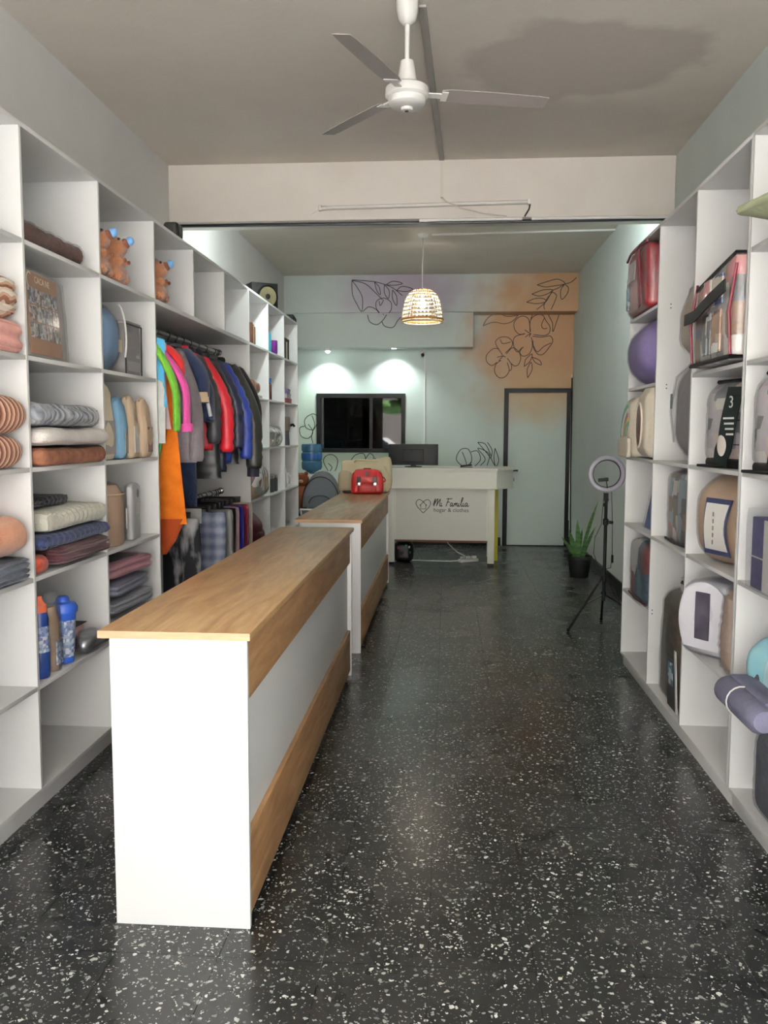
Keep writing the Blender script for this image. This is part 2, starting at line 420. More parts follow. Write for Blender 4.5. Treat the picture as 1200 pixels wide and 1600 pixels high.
# walls and ceiling ---------------------------------------------- painted plaster
struct(MB().bb(XW0-0.2, XW1+0.2, YF, YB+0.2, ZC, ZC+0.2).build('ceiling', M_CEIL, smooth=False))
struct(MB().bb(XW0-0.2, XW0, YF, 6.66, 0, ZC).bb(XW0-0.2, XW0, 6.66, YB+0.2, 0, ZC).build('wall_left', M_WALL, smooth=False))
struct(MB().bb(XW1, XW1+0.2, YF, YB+0.2, 0, ZC).build('wall_right', M_WALLB, smooth=False))
WX0, WX1, WZ0, WZ1 = -1.735, -0.553, 1.225, 2.003      # window hole
DX0, DX1, DZ1 = 0.740, 1.607, 2.07                      # door hole
wb = MB()
wb.bb(XW0, WX0, YB, YB+0.2, 0, ZC).bb(WX1, DX0, YB, YB+0.2, 0, ZC).bb(WX0, WX1, YB, YB+0.2, 0, WZ0).bb(WX0, WX1, YB, YB+0.2, WZ1, ZC)
wb.bb(DX0, DX1, YB, YB+0.2, DZ1, ZC).bb(DX1, XW1, YB, YB+0.2, 0, ZC)
wall_back = struct(wb.build('wall_back', M_MURAL, smooth=False))
struct(MB().bb(XW0-0.2, XW1+0.2, YF-0.2, YF, 3.3, ZC+0.2).build('wall_front', M_WALL, smooth=False))
# beam between the two halves of the room, beam and dropped box against the back wall
trim1 = struct(MB().bb(XW0, XW1, 6.515, 6.79, 3.063, ZC, bev=0.006).build('trim_1', M_BEAM))
trim2 = struct(MB().bb(XW0, XW1, 11.10, YB, 3.012, ZC, bev=0.004).build('trim_2', M_MURAL))
trim3 = struct(MB().bb(XW0, 0.318, 11.14, YB, 2.578, 3.012, bev=0.004).build('trim_3', M_MURAL))
M_BLACKTR = mat('black_skirting', (28,29,28), 0.35, var=0.3)
struct(MB().bb(XW1-0.015, XW1, 5.72, YB, 0, 0.125, bev=0.003).build('baseboard_right', M_BLACKTR))
struct(MB().bb(DX1-2.35, DX0-0.02, YB-0.015, YB, 0, 0.11, bev=0.003).build('baseboard_back', M_BLACKTR))
# dark steel track along the underside of the beam
M_DARKMETAL = mat('dark_metal', (34,34,36), 0.45, 0.6, var=0.2)
o = MB().bb(XW0+0.02, XW1-0.02, 6.58, 6.61, 3.043, 3.063, bev=0.003).build('curtain_track', M_DARKMETAL)
tag(o, 'long black curtain track under the concrete beam', 'track')

# street outside: pavement in front of the shop
struct(MB().bb(-14, 14, -16.3, YF, -0.22, -0.12).build('ground', mat('pavement', (190,188,187), 0.9, var=0.12)))

# far side of the street, seen only in the window's reflection
struct(MB().bb(-14, 14, -16.3, -16.0, -0.2, 6.0).build('wall_street', mat('street_render', (120,114,110), 0.9, c2=(98,92,90), vscale=0.5)))
# back door ------------------------------------------------------
M_BLK = mat('black_paint', (18,19,19), 0.5, var=0.2, spec=0.25)
dr = struct(MB().bb(DX0+0.058, DX1-0.058, YB-0.012, YB+0.03, 0.012, DZ1-0.058, bev=0.003).build('door_1', M_MURAL))
fr = MB().bb(DX0, DX0+0.058, YB-0.03, YB+0.08, 0, DZ1).bb(DX1-0.058, DX1, YB-0.03, YB+0.08, 0, DZ1).bb(DX0+0.058, DX1-0.058, YB-0.03, YB+0.08, DZ1-0.058, DZ1).bb(DX0+0.058, DX1-0.058, YB-0.02, YB+0.05, 0, 0.012)
fr.build('door_frame', M_BLK, dr)
MB().cyl((DX0+0.09, YB-0.06, 1.0), (DX0+0.09, YB-0.012, 1.0), 0.02).cyl((DX0+0.09, YB-0.06, 1.0), (DX0+0.19, YB-0.06, 1.0), 0.011, n=12).build('door_handle', M_DARKMETAL, dr)

# window to the dark store room ---------------------------------
wf = MB()
f = 0.055
wf.bb(WX0, WX0+f, YB-0.02, YB+0.12, WZ0, WZ1).bb(WX1-f, WX1, YB-0.02, YB+0.12, WZ0, WZ1)
wf.bb(WX0+f, WX1-f, YB-0.02, YB+0.12, WZ0, WZ0+f).bb(WX0+f, WX1-f, YB-0.02, YB+0.12, WZ1-f, WZ1)
win = struct(wf.build('window_1', M_BLK))
def glass(key, tint, fac):
    m = bpy.data.materials.new(key); m.use_nodes = True; nt = m.node_tree; N = nt.nodes.new; L = nt.links.new
    for n in list(nt.nodes):
        if n.type != 'OUTPUT_MATERIAL': nt.nodes.remove(n)
    out = [n for n in nt.nodes if n.type == 'OUTPUT_MATERIAL'][0]
    t = N('ShaderNodeBsdfTransparent'); t.inputs['Color'].default_value = lin(tint)
    g = N('ShaderNodeBsdfGlossy'); g.inputs['Roughness'].default_value = 0.02
    fz = N('ShaderNodeFresnel'); fz.inputs['IOR'].default_value = fac
    mx = N('ShaderNodeMixShader'); L(fz.outputs[0], mx.inputs[0]); L(t.outputs[0], mx.inputs[1]); L(g.outputs[0], mx.inputs[2]); L(mx.outputs[0], out.inputs['Surface'])
    MATS[key] = m
    return m
M_GLASS = glass('window_glass', (120,126,128), 1.35)
xm = WX0 + 0.62*(WX1-WX0)
MB().bb(WX0+f, xm, YB+0.075, YB+0.081, WZ0+f, WZ1-f).build('pane', M_GLASS, win)
MB().bb(xm-0.02, WX1-f, YB+0.045, YB+0.051, WZ0+f, WZ1-f).build('pane', M_GLASS, win)
MB().bb(xm-0.03, xm+0.012, YB+0.035, YB+0.095, WZ0+f, WZ1-f).build('sash_stile', M_BLK, win)
MB().bb(WX0+f, WX0+f+0.03, YB+0.065, YB+0.09, WZ0+f, WZ1-f).build('sash_stile', mat('sash_grey',(70,72,74),0.3,0.7), win)
# store room shell
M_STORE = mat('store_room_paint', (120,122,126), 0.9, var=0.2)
sr = MB().bb(-2.1, 0.4, 13.6, 13.7, 0, 2.9).bb(-2.2, -2.1, YB+0.2, 13.7, 0, 2.9).bb(0.4, 0.5, YB+0.2, 13.7, 0, 2.9).bb(-2.2, 0.5, YB+0.2, 13.7, 2.9, 3.0).bb(-2.2, 0.5, YB+0.2, 13.7, -0.1, 0)
struct(sr.build('wall_storeroom', M_STORE, smooth=False))
# ================================================================ FURNITURE
M_WHITE = mat('white_melamine', (228,228,227), 0.38, var=0.02, vscale=3)
M_WHITE2 = mat('white_melamine_edge', (228,226,222), 0.45)
t = 0.018
def shelving(name, label, x_front, x_back, y0, dividers, z_rows, z_top, skip=(), end_near=True, end_far=True, partial=None, z0=0.0):
    """open shelving. dividers: far faces of the uprights; z_rows: heights of the shelf tops"""
    sgn = 1 if x_front > x_back else -1
    def bx(m, xa, xb, ya, yb, za, zb): m.bb(min(xa,xb), max(xa,xb), ya, yb, za, zb, bev=0.0012)
    root = thing(name, label, 'shelving', ((x_front+x_back)/2, (y0+dividers[-1])/2, 0))
    P = root.location
    def part(nm, xa, xb, ya, yb, za, zb, m=M_WHITE):
        b = MB(); bx(b, xa-P.x, xb-P.x, ya-P.y, yb-P.y, za, zb); return b.build(nm, m, root)
    xin = x_front - sgn*0.001; bk = x_back + sgn*0.006
    if end_near: part('side_panel', x_front, bk, y0-t, y0, 0.07, z_top-t)
    ys = [y0] + list(dividers)
    for i, d in enumerate(dividers):
        last = i == len(dividers)-1
        if last and not end_far: continue
        if partial and i in partial: zb = partial[i]
        else: zb = z_rows[0]
        part('side_panel' if last else 'divider', x_front, bk, d-t, d, 0.07 if last else zb, z_top-t)
    ya = y0-(t if end_near else 0); yb = dividers[-1] if end_far else dividers[-1]-t
    part('top_panel', x_front, bk, ya, yb, z_top-t, z_top)
    part('bottom_panel', xin, bk, y0, dividers[-1]-t, z_rows[0]-t, z_rows[0])
    part('plinth', x_front-sgn*0.02, x_front-sgn*0.038, ya, yb, 0, z_rows[0]-t)
    part('back_panel', bk, x_back, ya, yb, 0.07, z_top-0.002, M_WHITE2)
    for i in range(len(dividers)):
        for k, z in enumerate(z_rows[1:], 1):
            if (i, k) in skip: continue
            part('shelf', xin, bk, ys[i], dividers[i]-t, z-t, z)
    return root
ZL = [0.092, 0.505, 0.935, 1.36, 1.785, 2.215]; ZTL = 2.640
ZR = [0.085, 0.503, 0.927, 1.349, 1.775, 2.198]; ZTR = 2.626
XBL, XBR = XW0+0.012, XW1-0.012
yA, yBd, yC, yW1, yW2, yD, yE, yFd, yG = 3.196, 3.916, 4.658, 5.387, 6.132, 6.897, 7.644, 8.385, 9.134
U1 = shelving('shelving_unit', 'tall white cubby shelving nearest on the left, holding blankets and brown plush toys', XL, XBL, 1.72, [2.458, yA, yBd, yC], ZL, ZTL)
U2 = shelving('wardrobe_unit', 'white wardrobe unit with hanging clothes on a rail under a row of cubbies', XL, XBL, yC+0.001, [yW1, yW2, yD-0.001], ZL, ZTL,
    skip={(i,k) for i in range(3) for k in (1,2,3,4,5)}, end_near=False, end_far=False, partial={0: ZL[5], 1: ZL[5]})
P = U2.location
MB().bb(XL-0.001-P.x, XBL+0.006-P.x, yC+0.001-P.y, yD-t-0.001-P.y, ZL[5]-0.025, ZL[5], bev=0.001).build('shelf', M_WHITE, U2)
M_CHROME = mat('chrome', (205,205,205), 0.22, 1.0)
M_RAIL = mat('white_rail', (214,214,214), 0.3, 0.5)
for zz, xr, y0r in ((2.128, -1.83, yC+0.002), (1.02, -1.83, 5.36)):
    MB().cyl((xr-P.x, y0r-P.y, zz), (xr-P.x, yD-t-0.004-P.y, zz), 0.0125, n=14).build('hanging_rail', M_RAIL, U2)
    for yy in (y0r+0.005, yD-t-0.006):
        MB().cyl((xr-P.x, yy-0.004-P.y, zz), (xr-P.x, yy+0.004-P.y, zz), 0.026, n=18).build('rail_socket', M_CHROME, U2)
MB().cyl((-1.83-P.x, 5.372-P.y, ZL[0]), (-1.83-P.x, 5.372-P.y, 1.01), 0.0125, n=14).build('rail_post', M_RAIL, U2)
U3 = shelving('shelving_unit', 'white cubby shelving at the far left, full of small gifts and mugs', XL, XBL, yD, [yE, yFd, yG], ZL, ZTL, end_near=False)
P3 = U3.location
MB().bb(XL-P3.x-0.5, XL-P3.x, yD-t-P3.y, yD-P3.y, 0.07, ZTL-t, bev=0.0012).build('side_panel', M_WHITE, U3)
yP0, yP1, yP2, yP3 = 5.6015, 4.8809, 4.1806, 3.4604
UR1 = shelving('shelving_unit', 'white cubby shelving on the right wall, ending beside the ring light', XR, XBR, yP3+0.006, [yP2, yP1, yP0], ZR, ZTR,
    skip={(1,1),(1,4),(1,5),(0,5)})
UR2 = shelving('shelving_unit', 'white cubby shelving nearest on the right, with the green cushion on top shelf', XR, XBR, 1.98, [2.725, yP3-t], ZR, ZTR)
for (px_, pz_) in ((1.206, 2.185), (1.196, 1.752), (1.158, 0.497)):
    for dz in (-0.010, 0.010): MB().cyl((px_-UR1.location.x, yP1-t-0.0012-UR1.location.y, pz_+dz), (px_-UR1.location.x, yP1-t+0.004-UR1.location.y, pz_+dz), 0.0035, n=8).build('pin_hole', M_BLK, UR1)
# ---------------------------------------------------------------- counters
def wood(key, ca, cb, cc, axis=1, rough=0.42, scale=1.0):
    m, nt, b, L, N = nodes_mat(key)
    tc = N('ShaderNodeTexCoord'); mp = N('ShaderNodeMapping'); s = [9*scale,9*scale,9*scale]; s[axis] = 1.1*scale
    mp.inputs['Scale'].default_value = s; L(tc.outputs['Object'], mp.inputs['Vector'])
    n = N('ShaderNodeTexNoise'); n.inputs['Scale'].default_value = 1.6; n.inputs['Detail'].default_value = 8; n.inputs['Distortion'].default_value = 1.4
    L(mp.outputs['Vector'], n.inputs['Vector'])
    r = N('ShaderNodeValToRGB'); r.color_ramp.elements.new(0.5)
    for e, (p, c) in zip(r.color_ramp.elements, ((0.32, ca), (0.5, cb), (0.72, cc))): e.position = p; e.color = lin(c)
    L(n.outputs['Fac'], r.inputs['Fac'])
    n2 = N('ShaderNodeTexNoise'); n2.inputs['Scale'].default_value = 12; n2.inputs['Detail'].default_value = 6; L(mp.outputs['Vector'], n2.inputs['Vector'])
    mx = N('ShaderNodeMix'); mx.data_type = 'RGBA'; mx.blend_type = 'MULTIPLY'; mx.inputs[0].default_value = 0.35
    L(r.outputs['Color'], mx.inputs[6]); L(n2.outputs['Fac'], mx.inputs[7]); L(mx.outputs[2], b.inputs['Base Color'])
    b.inputs['Roughness'].default_value = rough
    return m
M_OAK = wood('oak_top', (216,180,132), (200,160,112), (172,132,88), 1, 0.33)
M_OAKS = wood('oak_panel', (190,148,104), (172,130,88), (146,106,70), 1, 0.45)
M_OAKE = wood('oak_edge', (222,182,146), (214,170,132), (200,154,116), 0, 0.5)
def counter(label, y0, y1, xl, xr, top):
    c = thing('sales_counter', label, 'counter', ((xl+xr)/2, (y0+y1)/2, 0)); P = c.location
    def part(nm, xa, xb, ya, yb, za, zb, m, bev=0.0015, par=None):
        return MB().bb(xa-P.x, xb-P.x, ya-P.y, yb-P.y, za, zb, bev=bev).build(nm, m, par or c)
    tp = part('worktop', xl-0.034, xr+0.010, y0-0.004, y1+0.07, top-0.022, top, M_OAK)
    part('edge_band', xl-0.034, xr+0.010, y0-0.0055, y0-0.004, top-0.022, top, M_OAKE, 0, tp)
    zt = top-0.022
    part('end_panel', xl, xr, y0, y0+0.02, 0.0, zt, M_WHITE)
    part('end_panel', xl, xr+0.004, y1-0.02, y1, 0.0, zt, M_WHITE)
    part('upper_fascia', xr-0.020, xr-0.004, y0+0.02, y1-0.02, 0.703, zt, M_OAKS)
    part('front_panel', xr-0.036, xr-0.020, y0+0.02, y1-0.02, 0.03, 0.76, M_WHITE)
    part('lower_fascia', xr-0.020, xr-0.002, y0+0.02, y1-0.02, 0.035, 0.285, M_OAKS)
    part('inner_shelf', xl+0.01, xr-0.036, y0+0.02, y1-0.02, 0.44, 0.458, M_WHITE)
    part('bottom_panel', xl+0.01, xr-0.036, y0+0.02, y1-0.02, 0.06, 0.078, M_WHITE)
    for yy in (y0+(y1-y0)/3, y0+2*(y1-y0)/3): part('partition', xl+0.012, xr-0.036, yy-0.009, yy+0.009, 0.078, zt, M_WHITE)
    return c
CT = 0.9116
counter('long oak-topped white counter with a plain white end, nearest the camera', 2.4425, 5.195, -0.994, -0.5795, CT)
counter('second oak-topped white counter with handbags on it', 5.7138, 8.4924, -0.985, -0.572, CT)
# ---------------------------------------------------------------- cash desk
M_DESK = mat('cream_lacquer', (226,224,214), 0.42, var=0.03)
M_DESKP = mat('cream_panel', (214,210,204), 0.5, var=0.03)
M_BROWNE = mat('raw_brown_edge', (104,66,48), 0.7)
DSK = thing('cash_desk', 'cream cash desk printed with a heart logo and shop lettering', 'desk', (-0.045, 9.67, 0), -0.035)
a0, a1 = -0.615, 0.60
top_poly = [(a0-0.02,-0.06), (a1+0.01,-0.06), (a1+0.21,0.20), (a1+0.21,0.62), (a0-0.02,0.62)]
ap_poly = [(a0,-0.045), (a1,-0.045), (a1+0.19,0.205), (a1+0.19,0.6), (a0,0.6)]
MB().prism(top_poly, 1.075, 1.098, 'XY').build('desk_top', M_DESK, DSK)
MB().prism(ap_poly, 0.885, 1.075, 'XY').build('apron', M_DESK, DSK)
MB().prism([(x*1.012, y-0.008 if y < 0 else y) for x, y in ap_poly], 0.868, 0.885, 'XY').build('apron_moulding', M_DESK, DSK)
for (x, y) in ((a0+0.038, 0.0), (a1-0.055, 0.0), (a0+0.038, 0.55), (a1-0.055, 0.55)):
    MB().bb(x-0.038, x+0.038, y-0.03, y+0.03, 0.03, 0.868, bev=0.003).build('leg', M_DESK, DSK)
    MB().bb(x-0.034, x+0.034, y-0.026, y+0.026, 0.0, 0.03).build('foot', M_DARKMETAL, DSK)
pn = MB().bb(a0+0.076, a1-0.093, -0.005, 0.012, 0.285, 0.868).build('front_panel', M_DESKP, DSK)
MB().bb(a0+0.076, a1-0.093, -0.004, 0.30, 0.262, 0.285).build('bottom_board', M_BROWNE, DSK)
for xx in (a0+0.083, a1-0.10): MB().bb(xx-0.007, xx+0.007, -0.012, -0.005, 0.285, 0.868).build('panel_bead', M_DESK, DSK)
MB().bb(a1+0.199, a1+0.206, 0.30, 0.32, 0.94, 0.98).build('lock_plate', M_DARKMETAL, DSK)
# printed logo: heart with a little house, script name, small line below
M_INK = mat('dark_print', (44,40,42), 0.6)
PY = -0.0055
def stroke_obj(name, strokes, w, parent, m, nrm=Vector((0,-1,0)), th=0.0015, label=None):
    b = MB()
    for s_ in strokes:
        wd = w
        if isinstance(s_, tuple): s_, wd = s_
        b.ribbon(s_, wd, nrm, th)
    return b.build(name, m, parent, label=label, smooth=False)
def smooth2(pts, k=5, closed=False):
    """Catmull-Rom through 2-D points"""
    n = len(pts); out = []
    rng = range(n if closed else n-1)
    for i in rng:
        if closed: p0, p1, p2, p3 = pts[(i-1)%n], pts[i], pts[(i+1)%n], pts[(i+2)%n]
        else: p0, p1, p2, p3 = pts[max(i-1,0)], pts[i], pts[i+1], pts[min(i+2,n-1)]
        for j in range(k):
            u = j/k; u2 = u*u; u3 = u2*u
            out.append(tuple(0.5*((2*p1[c])+(-p0[c]+p2[c])*u+(2*p0[c]-5*p1[c]+4*p2[c]-p3[c])*u2+(-p0[c]+3*p1[c]-3*p2[c]+p3[c])*u3) for c in (0,1)))
    out.append(pts[0] if closed else pts[-1])
    return out
def onp(pts, x0, z0, s): return [(x0+a*s, PY, z0+b*s) for a, b in pts]
heart = smooth2([(0,-1.0),(-0.75,-0.2),(-1.0,0.35),(-0.78,0.78),(-0.4,0.82),(0.1,0.45)], 6)
heart2 = [(-a, b) for a, b in heart]
house = [(-0.36,0.12),(-0.36,-0.42),(0.36,-0.42),(0.36,0.12)]; roof = [(-0.5,0.05),(0,0.5),(0.5,0.05)]
LX, LZ = -0.215, 0.672
stroke_obj('printed_heart', [onp(heart,LX,LZ,0.082), onp(heart2,LX,LZ,0.082), onp(house,LX,LZ,0.082), onp(roof,LX,LZ,0.082)], 0.007, DSK, M_INK, label='dark line heart logo with a small house in it')
# script lettering "Mi Familia" drawn as pen strokes (unit = x-height)
SC = [
 [(-0.2,0.3),(0.1,1.5),(0.35,2.1),(0.2,0.9),(0.0,0.0)], [(0.0,0.0),(0.5,1.3),(1.0,2.1),(0.9,0.9),(0.75,0.05)], [(0.75,0.05),(1.25,1.3),(1.7,2.0),(1.6,0.9),(1.65,0.1),(1.95,0.15)],
 [(2.05,1.0),(2.0,0.3),(2.15,0.0),(2.4,0.25)], [(2.2,1.5),(2.24,1.58)],
 [(4.0,2.15),(3.7,1.1),(3.4,0.0)], [(3.4,2.0),(3.9,2.2),(4.5,2.1),(5.0,2.3)], [(3.5,1.1),(4.0,1.2),(4.4,1.15)],
 [(5.1,0.9),(4.8,1.0),(4.55,0.5),(4.7,0.0),(5.0,0.4),(5.15,0.9),(5.1,0.2),(5.25,0.0),(5.45,0.3)],
 [(5.55,0.0),(5.65,0.9),(5.7,0.5),(6.0,1.0),(6.05,0.1),(6.1,0.5),(6.4,1.0),(6.45,0.2),(6.55,0.0),(6.75,0.3)],
 [(6.9,1.0),(6.85,0.3),(7.0,0.0),(7.2,0.3)], [(7.05,1.5),(7.09,1.58)],
 [(7.3,0.4),(7.75,1.6),(7.9,2.4),(7.65,2.3),(7.5,0.9),(7.6,0.0),(7.9,0.3)],
 [(8.1,1.0),(8.05,0.3),(8.2,0.0),(8.4,0.3)], [(8.25,1.5),(8.29,1.58)],
 [(9.2,0.9),(8.9,1.0),(8.6,0.5),(8.75,0.0),(9.1,0.4),(9.25,0.9),(9.2,0.2),(9.4,0.0),(9.7,0.35)]]
stroke_obj('printed_script', [onp(smooth2([(x+0.08*z, z) for x, z in s_], 5), -0.098, 0.668, 0.0405) for s_ in SC], 0.0085, DSK, M_INK, label='dark handwritten shop name')
text_mesh('printed_line', 'hogar & clothes', 0.062, M_INK, DSK, (0.098, PY-0.0005, 0.625), (PI/2,0,0), 0.0005, label='small dark line of print')
# ================================================================ CEILING, BEAM AND BACK WALL FIXTURES
M_WPLAST = mat('white_plastic', (232,230,226), 0.35)
M_GPLAST = mat('grey_duct_plastic', (150,145,140), 0.55, var=0.1)
M_BLKPL = mat('black_plastic', (16,16,17), 0.55, spec=0.25)
M_BLADE = mat('fan_blade_enamel', (146,138,134), 0.45, var=0.05)
# ceiling fan
FX, FY = -0.20, 4.14
fan = thing('ceiling_fan', 'white three-bladed ceiling fan hanging on a short rod', 'fan', (FX, FY, 3.48))
MB().lathe([(0.045,0),(0.052,-0.01),(0.050,-0.06),(0.040,-0.10),(0.022,-0.118),(0.015,-0.12)], 28).build('canopy', M_WPLAST, fan)
MB().cyl((0,0,-0.115), (0,0,-0.32), 0.0115, n=16).build('downrod', M_WPLAST, fan)
MB().lathe([(0.014,-0.275),(0.030,-0.28),(0.034,-0.30),(0.046,-0.375),(0.046,-0.385),(0.02,-0.388)], 28).build('lower_canopy', M_WPLAST, fan)
MB().lathe([(0.03,-0.385),(0.085,-0.39),(0.099,-0.40),(0.101,-0.435),(0.090,-0.445)], 36).build('motor_housing', M_WPLAST, fan)
MB().lathe([(0.088,-0.443),(0.084,-0.47),(0.070,-0.482),(0.028,-0.486),(0.026,-0.498),(0.018,-0.500)], 36).build('motor_cover', M_WPLAST, fan)
MB().lathe([(0.010,-0.4985),(0.010,-0.503)], 16).build('oil_cap', M_BLKPL, fan)
for a in (12, 131, 250):
    A = math.radians(a); R_ = rotz(A) @ rotx(math.radians(-11))
    b = MB(); prof = [(0.16,0.040),(0.20,0.050),(0.40,0.051),(0.62,0.046),(0.668,0.040)]
    up = [b.bm.verts.new((r, w, 0.004-0.006*(r/0.66)**2)) for r, w in prof] + [b.bm.verts.new((r, -w, 0.004-0.006*(r/0.66)**2)) for r, w in reversed(prof)]
    lo = [b.bm.verts.new((v.co.x, v.co.y, v.co.z-0.003)) for v in up]
    b.bridge(lo, up); b.cap(lo, True); b.cap(up)
    b.xform(Matrix.Translation((0,0,-0.425)) @ R_); bl = b.build('blade', M_BLADE, fan)
    br = MB().box(0.13, 0, 0.0, 0.11, 0.035, 0.006).box(0.175, 0, -0.003, 0.03, 0.07, 0.004)
    br.xform(Matrix.Translation((0,0,-0.425)) @ R_); br.build('blade_bracket', M_WPLAST, bl)
# cable ducts
def duct(label, pts, w, h, m, nrm, name='cable_duct', group=None):
    o = MB().ribbon(pts, w, Vector(nrm), h).build(name, m, smooth=False); return tag(o, label, 'cable duct', group)
duct('flat grey cable duct running along the ceiling from the fan to the beam', [(-0.135,4.21,3.48),(-0.058,6.495,3.48)], 0.036, 0.012, M_GPLAST, (0,0,-1))
duct('short cream cable duct dropping down the face of the beam', [(-0.058,6.515,3.464),(-0.056,6.515,3.215)], 0.022, 0.010, mat('cream_duct',(214,206,196),0.5), (0,-1,0))
tag(MB().tube([(-0.056,6.507,3.208),(-0.05,6.452,3.195),(-0.02,6.448,3.165),(0.08,6.45,3.12),(0.25,6.48,3.085),(0.42,6.505,3.069)], 0.005, 6).build('cable', mat('cream_cable',(206,196,182),0.5)), 'thin cream cable sagging across the beam below the duct', 'cable')
# fluorescent batten on the beam
tl = thing('tube_light', 'unlit fluorescent tube mounted on the face of the beam', 'lamp', (-0.1875, 6.515, 3.155))
M_TUBE = mat('frosted_tube', (226,222,216), 0.25)
Rt = roty(-0.014)
MB().box(0,-0.008,0, 1.56,0.016,0.024, Rt).build('backing', mat('batten',(208,200,190),0.5), tl)
MB().cyl(Rt@Vector((-0.76,-0.03,-0.001)), Rt@Vector((0.76,-0.03,-0.001)), 0.013, n=14).build('glass_tube', M_TUBE, tl)
for sx in (-1, 1): MB().box(sx*0.765,-0.024,sx*0.0107, 0.022,0.048,0.040, Rt, bev=0.004).build('end_cap', M_WPLAST, tl)
MB().tube([(0.772,-0.02,-0.01),(0.766,-0.025,-0.04),(0.745,-0.022,-0.075),(0.735,-0.015,-0.092)], 0.006, 6).build('lead', M_BLKPL, tl)
MB().tube([(-0.775,-0.02,-0.01),(-0.80,-0.014,-0.03),(-0.84,-0.008,-0.052)], 0.0035, 6).build('lead', M_WPLAST, tl)
duct('white cable duct under the beam, left of the tube lead', [(-0.22,6.535,3.063),(0.535,6.535,3.063)], 0.02, 0.016, M_WPLAST, (0,0,-1))
duct('white cable duct under the beam, running to the right wall', [(0.60,6.535,3.063),(1.60,6.535,3.063)], 0.02, 0.016, M_WPLAST, (0,0,-1))
duct('white cable duct crossing the back ceiling from the pendant lamp', [(-0.17,8.89,3.48),(1.62,8.78,3.48)], 0.025, 0.016, M_WPLAST, (0,0,-1))
# pendant lamp with woven shade
PX, PYY = -0.262, 8.89
pl = thing('pendant_lamp', 'pendant lamp with woven natural-fibre shade, bulb lit', 'lamp', (PX, PYY, 3.48))
MB().lathe([(0.055,0),(0.055,-0.012),(0.042,-0.03),(0.012,-0.036)], 24).build('ceiling_rose', M_WPLAST, pl)
MB().tube([(0,0,-0.03),(0.004,0,-0.2),(-0.004,0.0,-0.3),(0,0,-0.56)], 0.005, 8).build('cord', M_WPLAST, pl)
M_WICK = mat('pale_wicker', (242,234,210), 0.75, var=0.25, vscale=30, bump=0.4, bscale=120)
M_WICK2 = mat('brown_wicker', (186,136,74), 0.75, var=0.35, vscale=30, bump=0.4, bscale=120)
prof = [(0.204,-0.875),(0.206,-0.845),(0.203,-0.805),(0.198,-0.765),(0.191,-0.725),(0.182,-0.685),(0.171,-0.648),(0.155,-0.612),(0.130,-0.580),(0.095,-0.556)]
sh = MB().tube([(0.204*math.cos(2*PI*i/40), 0.204*math.sin(2*PI*i/40), -0.872) for i in range(40)], 0.016, 8, closed=True, ry=0.007).build('shade', M_WICK, pl)
for k, (r, z) in enumerate(prof[1:], 1):
    MB().tube([((r+0.002*math.cos(i*PI))*math.cos(2*PI*i/44), (r+0.002*math.cos(i*PI))*math.sin(2*PI*i/44), z) for i in range(44)], 0.0065 if k != 1 else 0.012, 6, closed=True).build('weave_ring', M_WICK2 if k in (1,8,9) else M_WICK, sh)
for k in range(30):
    a = 2*PI*k/30
    MB().tube([(r*math.cos(a+0.05*math.sin(j*PI)), r*math.sin(a+0.05*math.sin(j*PI)), z) for j, (r, z) in enumerate(prof)]+[(0.03*math.cos(a),0.03*math.sin(a),-0.545)], 0.0105, 5, ry=0.004).build('weave_strip', M_WICK if k % 5 else M_WICK2, sh)
MB().cyl((0,0,-0.545), (0,0,-0.63), 0.02, n=16).build('bulb_holder', M_WPLAST, pl)
M_BULB = mat('lit_bulb', (255,240,215), 0.3, emit=(255,232,196), estr=22.0)
MB().ball((0,0,-0.69), 0.038, 0.038, 0.046, 3).build('bulb', M_BULB, pl)
_l = bpy.data.lights.new('pendant_light', 'POINT'); _l.energy = 30; _l.color = (1.0, 0.94, 0.84); _l.shadow_soft_size = 0.05
_o = bpy.data.objects.new('pendant_light', _l); COL.objects.link(_o); _o.location = (PX, PYY, 3.48-0.69)
# recessed spot lamps in the dropped box
M_LED = mat('lit_led', (240,255,250), 0.3, emit=(235,255,246), estr=30.0)
for (sx, drop, lab) in ((-1.555, 0.06, 'small lit spotlight under the back-wall box, nearest the left shelves'), (-0.695, 0.012, 'small lit spotlight under the back-wall box, nearest the security camera')):
    s_ = thing('spotlight', lab, 'lamp', (sx, 11.24, 2.578), group='spotlights over the back window')
    MB().lathe([(0.045,0.0),(0.045,-drop*0.6),(0.034,-drop*0.6-0.002),(0.030,-drop*0.4)], 20).build('housing', M_WPLAST, s_)
    MB().lathe([(0.029,-drop*0.35),(0.029,-drop*0.7),(0.02,-drop)], 18).build('lens', M_LED, s_)
    spot('spot_beam', (sx, 11.24, 2.578-drop-0.01), (0, 0.10, -1), 34, (0.88, 1.0, 0.95), 120, 0.7, 0.03)
# security camera and its duct
cc = thing('security_camera', 'small white security camera on a wall bracket', 'camera', (-0.325, 11.44, 2.53))
MB().cyl((0,0,0.035), (0,-0.016,0.035), 0.032, n=20).build('base', M_WPLAST, cc)
MB().tube([(0,-0.01,0.035),(0,-0.045,0.03),(0,-0.06,0.005)], 0.011, 8).build('bracket', M_WPLAST, cc)
MB().cyl((0,-0.03,0.0), (0,-0.125,-0.035), 0.030, 0.030, 18).build('body', M_WPLAST, cc)
MB().cyl((0,-0.122,-0.034), (0,-0.131,-0.037), 0.023, 0.023, 18).build('lens', M_BLKPL, cc)
duct('thin white cable duct down the wall below the security camera', [(-0.303,11.44,2.515),(-0.297,11.44,0.5)], 0.014, 0.010, M_WPLAST, (0,-1,0))
duct('white cable duct in the corner beside the back door', [(1.611,11.41,2.25),(1.611,11.41,0.35)], 0.02, 0.012, M_WPLAST, (-1,0,0))
